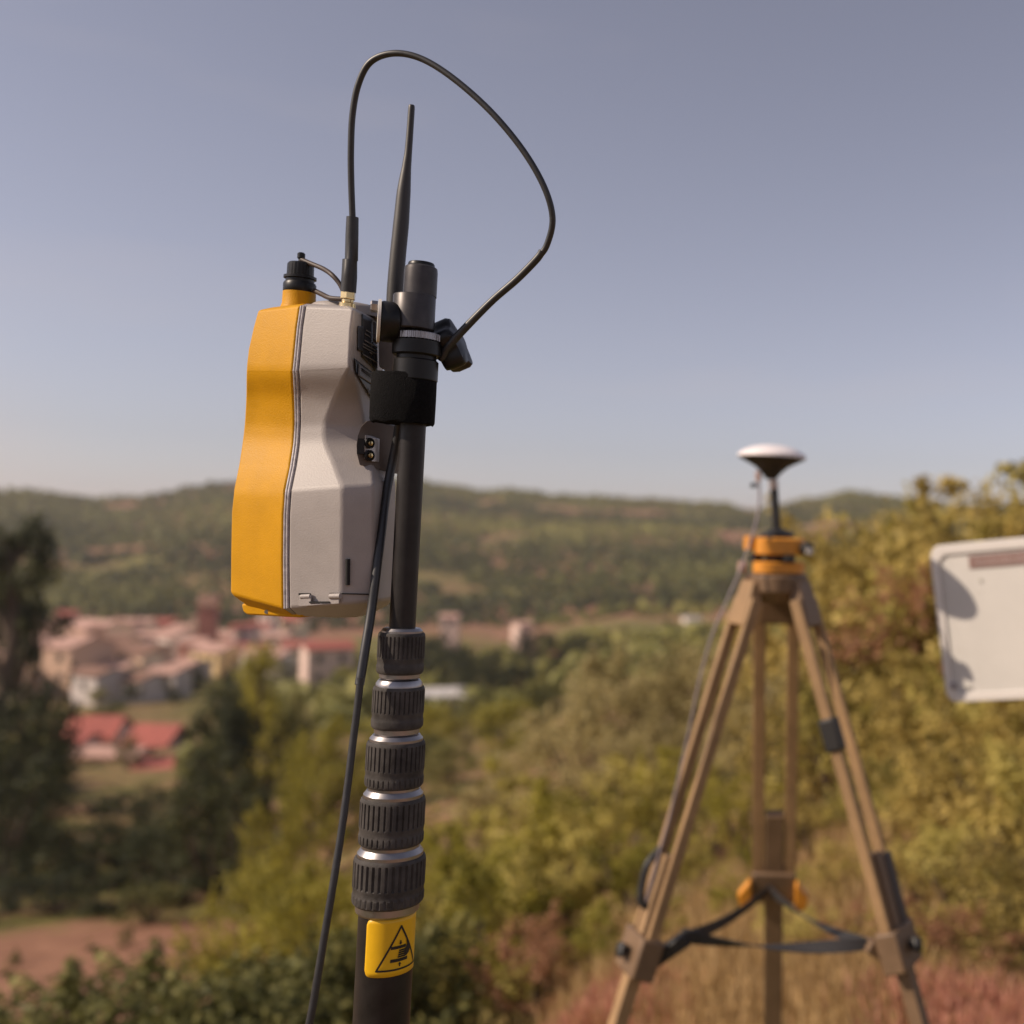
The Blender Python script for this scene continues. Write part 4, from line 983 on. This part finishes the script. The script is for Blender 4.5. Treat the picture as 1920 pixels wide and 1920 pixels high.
for pts in (((689, 729), (686.5, 729.5), (685.5, 733), (687, 737), (690, 738.5)), ((695, 733), (692, 732.5), (691, 736.5), (692, 740), (695, 742)), ((691.5, 736.5), (694, 738))):
    for (xa, ya), (xb, yb) in zip(pts[:-1], pts[1:]):
        decal([(xa, ya - .6), (xb, yb - .6), (xb, yb + .6), (xa, ya + .6)], .0020, LTXT, 'ce_mark', lab2, 1)
# bracket block between receiver and clamp
blk = MB()
bp_ = [at(708, 590, .884), at(738, 590, .874), at(741, 668, .874), at(735, 705, .876), at(709, 688, .886)]
blk.prism(bp_, EW * .045).build('mount_block', GREY, rec, bevel=.002)
# recessed connector pocket in the waist
pk = MB()
pp = [(686, 789, .8475), (700, 786, .853), (741, 800, .866), (742, 872, .866), (734, 888, .862), (712, 882, .853), (694, 876, .846), (674, 873, .8385), (668, 850, .8365), (667.5, 834, .8365), (670, 818, .838), (676, 800, .842)]
pk.prism([at(*p) for p in pp], EW * .012).build('connector_pocket', mat('pocket_dark', (.15, .12, .10), .6, var=.1), rec, bevel=.0008)
pl = MB().prism([at(684.5, 815, .8385), at(700, 821, .8450), at(699, 866, .8450), at(682.5, 860, .8385)], EW * .008).build('port_plate', mat('port_metal', (.55, .52, .52), .35, .7), rec, bevel=.0004)
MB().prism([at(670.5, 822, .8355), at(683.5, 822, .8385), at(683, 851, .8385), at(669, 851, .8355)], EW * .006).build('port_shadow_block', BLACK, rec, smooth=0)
pn = (at(684.5, 815, .8385) - at(700, 821, .8450)).cross(UPV); pn = pn if pn.dot(EYE - at(690, 840, .84)) > 0 else -pn; pn.normalize()
for py in (831, 854):
    c = at(692.5, py, .8415)
    po = MB().lathe([(.0042, -.001), (.0042, .0012), (.0033, .0014), (.0030, .0004), (.0002, .0003)], c, pn, 28).build('port', BLACK, rec, smooth=30)
    MB().lathe([(.0019, 0), (.0019, .0018), (.0012, .0020)], c, pn, 20).build('pin', BRASS, po)
# top: dome, orange neck with capped socket and leash, coax connector
dome_c = at(650, 588, .892)
MB().lathe([(.031, -.004), (.030, .002), (.026, .0052), (.017, .0072), (.002, .0078)], dome_c, UPV, 48).build('top_hump', GREY, rec, smooth=60)
nc = at(560, 580, .884); ntop = at(561.5, 549, .884); nax = (ntop - nc).normalized(); nh = (ntop - nc).length
pr_ = lambda hw, z=.884: hw * z * .93 / FPX
MB().lathe([(pr_(36), -.006), (pr_(34), .001), (pr_(31.5), .004), (pr_(31), nh)], nc, nax, 48).build('socket_neck', ORANGE, rec)
MB().lathe([(pr_(30), nh), (pr_(31), nh + .0008), (pr_(31), nh + .0065), (pr_(29), nh + .008)], nc, nax, 48).build('socket_ring', BLACK, rec)
MB().lathe([(pr_(27), nh + .008), (pr_(27), nh + .0105), (pr_(31), nh + .0110), (pr_(31), nh + .0130), (pr_(26.5), nh + .0136)], nc, nax, 48).build('leash_ring', BLACK, rec)
kf = lambda th, k: (1 - .02 * max(0, math.cos(th * 22))) if 0 < k < 3 else 1
cap = MB().lathe([(pr_(25), nh + .0125), (pr_(25.5), nh + .0135), (pr_(25), nh + .0225), (pr_(22), nh + .0240), (pr_(6), nh + .0242)], nc, nax, 132, kf).build('dust_cap', BLACK, rec, smooth=30)
MB().lathe([(pr_(6), nh + .0235), (pr_(5), nh + .027), (pr_(7.5), nh + .028), (pr_(7.5), nh + .0315), (pr_(5), nh + .0325)], nc, nax, 24).build('button', BLACK, cap)
LEASH = mat('leash_rubber', (.05, .032, .024), .55)
MB().tube([at(566, 487, .883), at(585, 495, .878), at(606, 504, .870), at(622, 515, .86), (at(636, 531, .858)), at(645, 548, .857)], .0019, 10).build('leash', LEASH, rec)
MB().tube([at(590, 545, .880), at(604, 552, .872), at(620, 559, .862), at(645, 561, .858)], .0020, 10).build('leash', LEASH, rec)
cb = at(651, 578, .852); ct = at(653, 547, .852); ca_ = (ct - cb).normalized()
MB().lathe([(.0062, 0), (.0062, .0035), (.0045, .0045), (.0045, .0065)], cb, ca_, 32).build('socket_base', BRASS, rec)

# ------------------------------------------------------------------ coax loop, whip antenna, hanging cable
lc = empty('coax_cable', ct, 'black coaxial cable looping from the receiver up and over to the clamp', 'cable')
MB().lathe([(.0058, -.006), (.0058, .0), (.0052, .0006)], ct, ca_, 6).build('hex_nut', BRASS, lc, smooth=0, bevel=.0004)
MB().tube([at(653, 548, .852), at(655, 520, .851), at(656, 488, .85), at(659, 487, .85), at(660, 440, .849), at(661, 407, .848)], [.0058, .0058, .0055, .0049, .0048, .0045], 18, 4, smooth=False).build('boot', CABLE, lc)
lp = [(661, 410, .848), (658.5, 340, .844), (658, 280, .84), (661, 215, .836), (672, 158, .832), (695, 116, .828), (738, 100, .823), (790, 110, .82), (850, 147, .817), (920, 209, .815), (980, 281, .816), (1020, 350, .818), (1036, 408, .822), (1027, 455, .827), (1010, 482, .83), (970, 523, .835), (925, 562, .839), (880, 607, .842), (842, 648, .845), (826, 676, .848)]
MB().tube([at(*p) for p in lp], .0024, 16, 10).build('cable', CABLE, lc)
MB().tube([at(*p) for p in ((1016, 470, .8285), (1008, 484, .83), (970, 523, .835), (925, 562, .839), (880, 607, .842), (842, 648, .845), (829, 672, .8475))], [.0024, .0029, .0029, .0028, .0030, .0033, .0033], 16, 6).build('sheath', CABLE, lc)
wh = empty('whip_antenna', at(738, 600, .878), 'slim black tapered rubber whip antenna behind the top of the mast', 'antenna')
wp = [(738, 600), (741, 540), (746, 480), (752, 420), (757, 360), (762, 315), (765.5, 285), (769, 240), (771.5, 203), (771.8, 197)]
MB().tube([at(x, y, .878) for x, y in wp], [h * .878 * .945 / FPX for h in (15.5, 15.6, 15.4, 15, 13.2, 9, 7.2, 6.6, 6.4, 4.8)], 24, 5).build('rod', mat('whip_rubber', (.022, .019, .018), .50, var=.1, spec=.7), wh)
hc = empty('hanging_cable', at(745, 795, .822), 'black cable hanging from the strap in front of the receiver to the lower left', 'cable')
hp = [(750, 785, .852), (743, 830, .856), (733, 880, .856), (723, 935, .848), (715, 1000, .839), (706, 1070, .829), (697, 1140, .823), (685, 1215, .813), (674, 1284, .805)]
MB().tube([at(*p) for p in hp], .0034, 16, 8).build('sheath', CABLE, hc)
hp2 = [(676, 1270, .805), (671, 1320, .803), (662, 1390, .799), (651, 1480, .792), (640, 1560, .785), (626, 1650, .777), (611, 1740, .770), (596, 1830, .764), (578, 1930, .758), (540, 2100, .75), (520, 2500, .76)]
MB().tube([at(*p) for p in hp2], .00265, 16, 8).build('cable', CABLE, hc)

# ------------------------------------------------------------------ wooden tripod
WOOD = mat('tripod_taupe', (.30, .185, .088), .6, var=.18, vscale=14)
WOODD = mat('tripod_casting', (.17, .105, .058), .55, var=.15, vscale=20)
TBLACK = mat('tripod_black', (.018, .017, .017), .5)
TYEL = mat('tribrach_yellow', (.66, .27, .03), .45, var=.06)
ZT = 2.10
TC = at(1455, 1085, ZT)
feet = []
for az, rad in ((243, .60), (117, .59), (3, .60)):
    a = R(az); x, y = TC.x + rad * math.sin(a), TC.y + rad * math.cos(a)
    feet.append(Vector((x, y, float(gz(np.array([x]), np.array([y]))[0]))))
tri_o = empty('survey_tripod', (TC.x, TC.y, 0), 'brown wooden survey tripod with paired leg rails and black spreader straps', 'tripod')
hd = MB()
hexr = lambda th, k: 1 + .10 * math.cos(3 * th + .6)
hd.lathe([(.030, -.045), (.050, -.030), (.058, -.022), (.060, .004), (.056, .009)], TC, UPV, 60, hexr).build('head_plate', WOODD, tri_o, smooth=30)
hubs = []
FRAC = (.35, .365, .362)
RW = ((.013, .021), (.013, .021), (.024, .024))
for i, ft in enumerate(feet):
    out_ = Vector((ft.x - TC.x, ft.y - TC.y, 0)).normalized(); sd_ = Vector((-out_.y, out_.x, 0))
    hinge = TC + out_ * .052 - UPV * .018
    d = (ft - hinge); Lg = d.length; d.normalize()
    nrm = d.cross(sd_).normalized()
    lo = hinge + d * (Lg * FRAC[i])
    leg = MB()
    # bracket: tapered yoke
    q = [hinge - d * .012 - sd_ * .026, hinge - d * .012 + sd_ * .026, hinge + d * .075 + sd_ * .037, hinge + d * .075 - sd_ * .037]
    leg.prism([v - nrm * .013 for v in q], nrm * .026)
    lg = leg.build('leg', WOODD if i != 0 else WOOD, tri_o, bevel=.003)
    for s in (-1, 1):
        rl = MB().bar(hinge + d * .02 + sd_ * s * .034, lo + d * .07 + sd_ * s * .034, RW[i][0], RW[i][1], up=nrm).build('rail', WOOD, lg, bevel=.002)
    # slider leg down to the ground
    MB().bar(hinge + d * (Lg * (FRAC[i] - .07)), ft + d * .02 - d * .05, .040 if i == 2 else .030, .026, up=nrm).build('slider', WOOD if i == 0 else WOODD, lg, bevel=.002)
    # clamp block and knob
    cl = lo + d * .05
    MB().box(cl, sd_ * .046, d * .036, nrm * .022).build('clamp_block', WOODD, lg, bevel=.004)
    MB().lathe([(.006, .020), (.006, .030), (.013, .031), (.014, .040), (.010, .043)], cl + nrm * (-1 if nrm.dot(EYE - cl) < 0 else 1) * 0, nrm * (1 if nrm.z > 0 else -1), 24, lambda th, k: 1 + .1 * math.cos(4 * th) if k > 1 else 1).build('clamp_knob', TBLACK if i != 2 else TYEL, lg)
    MB().lathe([(.002, -.03), (.013, .0), (.015, .05)], ft, -d, 20).build('foot_spike', STEEL, lg)
    hubs.append((cl - nrm * (1 if nrm.z > 0 else -1) * .03, d, sd_, nrm, lg, hinge, Lg))
# black protective sleeves on rails of the right leg
cl, d, sd_, nrm, lg, hinge, Lg = hubs[1]
s_in = -1 if sd_.dot(_RT) > 0 else 1
MB().bar(hinge + d * (.185 + .06) + sd_ * s_in * .034, hinge + d * (.245 + .06) + sd_ * s_in * .034, .026, .034, up=nrm).build('grip_sleeve', TBLACK, lg, bevel=.004)
MB().bar(hinge + d * (Lg * .30) + sd_ * -s_in * .030, hinge + d * (Lg * .375) + sd_ * -s_in * .024, .034, .034, up=nrm).build('leg_cover', mat('cover_brown', (.06, .045, .038), .6), lg, bevel=.004)
# yellow clamp wings on the back leg
cl3, d3, sd3, n3, lg3, h3, L3 = hubs[2]
for s in (-1, 1):
    wc = cl3 + sd3 * s * .046 + d3 * .004
    MB().prism([wc - d3 * .026 - n3 * .010, wc - d3 * .030 + sd3 * s * .006 - n3 * .010, wc + sd3 * s * .030 + d3 * .004 - n3 * .010, wc + sd3 * s * .024 + d3 * .032 - n3 * .010, wc + d3 * .040 - n3 * .010], n3 * .022).build('clamp_wing', TYEL, lg3, bevel=.004)
# spreader straps
sp = [at(1290, 1757, 1.98), at(1625, 1770, 1.97), at(1440, 1668, 2.33)]
WEB = mat('webbing_black', (.03, .028, .030), .75)
for a_i, b_i, tw in ((0, 1, 3.2), (0, 2, .4), (2, 1, 2.4)):
    a, b = sp[a_i], sp[b_i]; n = 40; mb = MB(); dd = (b - a).normalized(); up = UPV; sdv = dd.cross(up).normalized()
    for k in range(n + 1):
        f = k / n; c = a.lerp(b, f) - UPV * .012 * math.sin(math.pi * f)
        an = tw * f; wv = (up * math.cos(an) + sdv * math.sin(an)) * .0115; tv = (up * -math.sin(an) + sdv * math.cos(an)) * .0012
        mb.v += [c - wv - tv, c + wv - tv, c + wv + tv, c - wv + tv]
    for k in range(n):
        for j in range(4): mb.f.append((k * 4 + j, k * 4 + (j + 1) % 4, k * 4 + 4 + (j + 1) % 4, k * 4 + 4 + j))
    mb.build('spreader_strap', WEB, tri_o, smooth=50)
for i in range(3):
    MB().bar(sp[i], hubs[i][0] + hubs[i][1] * .01, .03, .024).build('strap_bracket', TBLACK if i == 0 else WOODD, tri_o, bevel=.003)
MB().box(sp[0] + Vector((.004, 0, .002)), Vector((.016, 0, 0)), Vector((0, .006, 0)), Vector((0, 0, .012))).build('buckle', TBLACK, tri_o, bevel=.003)
# strap loop hanging at the left leg
cl, d, sd_, nrm, lg, hinge, Lg = hubs[0]
MB().tube([at(1240, 1590, 2.0), at(1215, 1620, 1.985), at(1204, 1660, 1.98), at(1202, 1690, 1.975), at(1212, 1700, 1.975)], .007, 10).build('carry_strap', TBLACK, tri_o)

# ------------------------------------------------------------------ tribrach and antenna
TB = TC + UPV * .009
trb = empty('tribrach', TB, 'yellow and black levelling tribrach on the tripod head', 'tribrach')
tr3 = lambda th, k: 1 + .12 * math.cos(3 * th + 2.5)
MB().lathe([(.042, .001), (.049, .003), (.049, .021), (.045, .024)], TB, UPV, 60, tr3).build('base_plate', TYEL, trb, smooth=35)
for k in range(3):
    a = 2 * math.pi * k / 3 + 1.1; c = TB + Vector((math.cos(a) * .040, math.sin(a) * .040, .024))
    MB().lathe([(.010, 0), (.0135, .002), (.0135, .012), (.009, .014)], c, UPV, 36, lambda th, q: 1 + .04 * math.cos(14 * th)).build('foot_screw', TBLACK, trb)
MB().lathe([(.022, .022), (.022, .042)], TB, UPV, 32).build('core', TBLACK, trb)
MB().lathe([(.044, .037), (.049, .039), (.049, .066), (.043, .070)], TB, UPV, 60, tr3).build('upper_body', TYEL, trb, smooth=35)
vb = TB + Vector((-.050, -.025, .052))
MB().lathe([(.013, -.006), (.013, .018), (.010, .020)], vb, UPV, 24).build('bubble_level', TYEL, trb)
MB().lathe([(.010, 0), (.012, .003), (.012, .016), (.009, .019)], TB + Vector((.050, -.022, .05)), Vector((.7, -.7, 0)), 24).build('lock_knob', TBLACK, trb)
MB().lathe([(.007, 0), (.007, .012)], TB + Vector((.056, -.030, .046)), Vector((.5, -.85, 0)), 20).build('vial_window', NYLON, trb)
MB().lathe([(.012, 0), (.012, .014)], TB + Vector((-.058, -.01, .012)), Vector((-1, -.2, 0)), 20).build('side_screw', mat('knob_pinkish', (.42, .27, .22), .5), trb)
AB = TB + UPV * .070
TILT = (UPV + _RT * .028).normalized()
ant = empty('survey_antenna', AB, 'white lens-shaped satellite antenna on a short black pole above the tripod', 'antenna')
AC = at(1447.5, 857, ZT); h_ = (AC - AB).length; axa = (AC - AB).normalized()
MB().lathe([(.034, 0), (.034, .008), (.018, .014), (.012, .018)], AB, axa, 40).build('adaptor', TBLACK, ant)
MB().lathe([(.0082, .012), (.0082, h_ - .045)], AB, axa, 24).build('pole', TBLACK, ant)
MB().lathe([(.0092, h_ - .062), (.0092, h_ - .044)], AB, axa, 24).build('coupling', mat('coupling_metal', (.5, .42, .38), .4, .6), ant)
MB().lathe([(.009, -.043), (.014, -.038), (.021, -.029), (.034, -.018), (.052, -.009), (.064, -.003), (.0655, 0)], AC, TILT, 72).build('base_cone', TBLACK, ant, smooth=40)
MB().lathe([(.0655, -.0015), (.0665, .0010), (.0650, .0045), (.056, .0115), (.040, .0185), (.022, .0225), (.003, .0238)], AC, TILT, 72).build('radome', mat('radome_white', (.86, .80, .80), .35, var=.03), ant, smooth=50)
MB().lathe([(.0055, 0), (.0055, .016), (.004, .020)], at(1421, 884, 2.08), UPV * -1 + _RT * .1, 16).build('connector', mat('connector_pink', (.6, .42, .36), .4, .5), ant)
ac = empty('antenna_cable', at(1423, 895, 2.08), 'thin grey cable running from the white antenna down the left tripod leg', 'cable')
acp = [(1422, 892, 2.08), (1424, 930, 2.07), (1421, 965, 2.06), (1412, 1000, 2.04), (1400, 1038, 2.03), (1384, 1080, 2.02), (1362, 1130, 2.01), (1336, 1190, 2.0), (1313, 1270, 1.99), (1292, 1370, 1.985), (1274, 1450, 1.98), (1256, 1530, 1.975), (1236, 1600, 1.97), (1212, 1690, 1.96)]
MB().tube([at(*p) for p in acp], .0024, 10, 6).build('cable', mat('cable_grey', (.22, .18, .19), .5), ac)
MB().box(at(1413, 910, 2.075), _RT * .006, _UP * .0042, _F * .004).build('clip', TBLACK, ac, bevel=.001)

# ------------------------------------------------------------------ white equipment case on a post (mostly out of frame)
CASEW = mat('case_white', (.60, .575, .535), .45, var=.05, vscale=9)
CASER = mat('case_rim', (.68, .64, .60), .4, var=.03, vscale=6)
ZC = 2.203
c00, c01 = at(1743, 1024, ZC), at(1777, 1317, ZC - .015)          # left corners
c10 = at(2110, 990, ZC - .17); c11 = at(2118, 1301, ZC - .185)
case = empty('equipment_case', (at(2000, 1300, ZC + .1)).to_tuple(), 'white equipment case with raised rounded rim, cut by the right edge', 'case')
ux = (c10 - c00); uy = (c01 - c00)
cn = ux.cross(uy).normalized(); cn = cn if cn.dot(EYE - c00) > 0 else -cn
def cpt(u, v, o=0.0):
    return c00 + ux * u + (c01 - c00) * v * (1 - u) + (c11 - c10) * v * u + cn * o
def rrect(u0, v0, u1, v1, ru, rv, n=7):
    P = []
    for (cu, cv, a0) in ((u0 + ru, v0 + rv, 180), (u1 - ru, v0 + rv, 270), (u1 - ru, v1 - rv, 0), (u0 + ru, v1 - rv, 90)):
        for k in range(n):
            a = R(a0 + 90 * k / (n - 1)); P.append((cu + ru * math.cos(a), cv + rv * math.sin(a)))
    return P
o1 = rrect(0, 0, 1, 1, .06, .085); MB().prism([cpt(u, v, -.16) for u, v in o1], cn * .160).build('shell', CASEW, case, bevel=.006, segs=3)
rim = MB(); i1 = rrect(.045, .065, .955, .945, .05, .07)
n = len(o1)
rim.v = [cpt(u, v, .0005) for u, v in o1] + [cpt(u, v, .0005) for u, v in i1] + [cpt(u, v, .005) for u, v in o1] + [cpt(u, v, .005) for u, v in i1]
for k in range(n):
    k2 = (k + 1) % n
    rim.f += [(2 * n + k, 2 * n + k2, 3 * n + k2, 3 * n + k), (k, k2, 2 * n + k2, 2 * n + k), (n + k, 3 * n + k, 3 * n + k2, n + k2), (k, n + k, n + k2, k2)]
rim.build('rim', CASER, case, bevel=.0018, segs=3)
def crect(u0, v0, u1, v1, off, th, m, name, parent, bevel=0):
    return MB().prism([cpt(u0, v0, off), cpt(u1, v0, off), cpt(u1, v1, off), cpt(u0, v1, off)], cn * th).build(name, m, parent, bevel=bevel, smooth=0)
pla = crect(.205, .085, .80, .165, .0006, .0015, mat('name_strip', (.27, .17, .15), .5, var=.1, vscale=30), 'name_strip', case)
for k in range(17):
    u = .245 + k * .017 + (.006 if k % 4 == 0 else 0); hgt = (.045, .028, .030, .042, .026)[k % 5]
    crect(u, .148 - hgt, u + .0045, .148, .0022, .0006, mat('strip_lettering', (.44, .35, .32), .6), 'lettering', pla)
crect(.255, .235, .262, .255, .0006, .002, mat('rivet', (.42, .40, .30), .5), 'rivet', case)
crect(.035, .87, .062, .915, .0055, .006, mat('latch_shadow_grey', (.28, .25, .27), .5), 'latch_shadow', case, .002)  # raised grey patch for the dark corner spot, partly the tribrach's cast shadow
crect(.115, .905, .15, .915, .0006, .003, mat('mark_grey', (.38, .37, .33), .6), 'mark', case)
pg = at(2060, 1300, ZC + .1); gzp = float(gz(np.array([pg.x]), np.array([pg.y]))[0])
MB().lathe([(.03, gzp - .1 - pg.z), (.03, .02)], pg, UPV, 24).build('post', TBLACK, case)

# ------------------------------------------------------------------ air over the valley
hz = MB().box((0, 0, 0), (1, 0, 0), (0, 1, 0), (0, 0, 1))
hzo = hz.build('haze', None, None, smooth=0)
hzo.location = (0, 250, 0)
zlo, zhi = float(Z.min()) - 1.0, max(float(Z.max()), 12) + 8
hzo.scale = (5600, 5700, (zhi - zlo) / 2); hzo.location.z = (zhi + zlo) / 2
hm = bpy.data.materials.new('haze'); hm.use_nodes = True; ht = hm.node_tree
ht.nodes.remove(ht.nodes['Principled BSDF'])
pv = ht.nodes.new('ShaderNodeVolumePrincipled'); pv.inputs['Color'].default_value = (.90, .89, .93, 1); pv.inputs['Density'].default_value = .00021
pv.inputs['Anisotropy'].default_value = .2
ht.links.new(pv.outputs[0], ht.nodes['Material Output'].inputs['Volume'])
hzo.data.materials.append(hm); tag(hzo, 'faint warm haze over the valley', None, None, 'stuff')
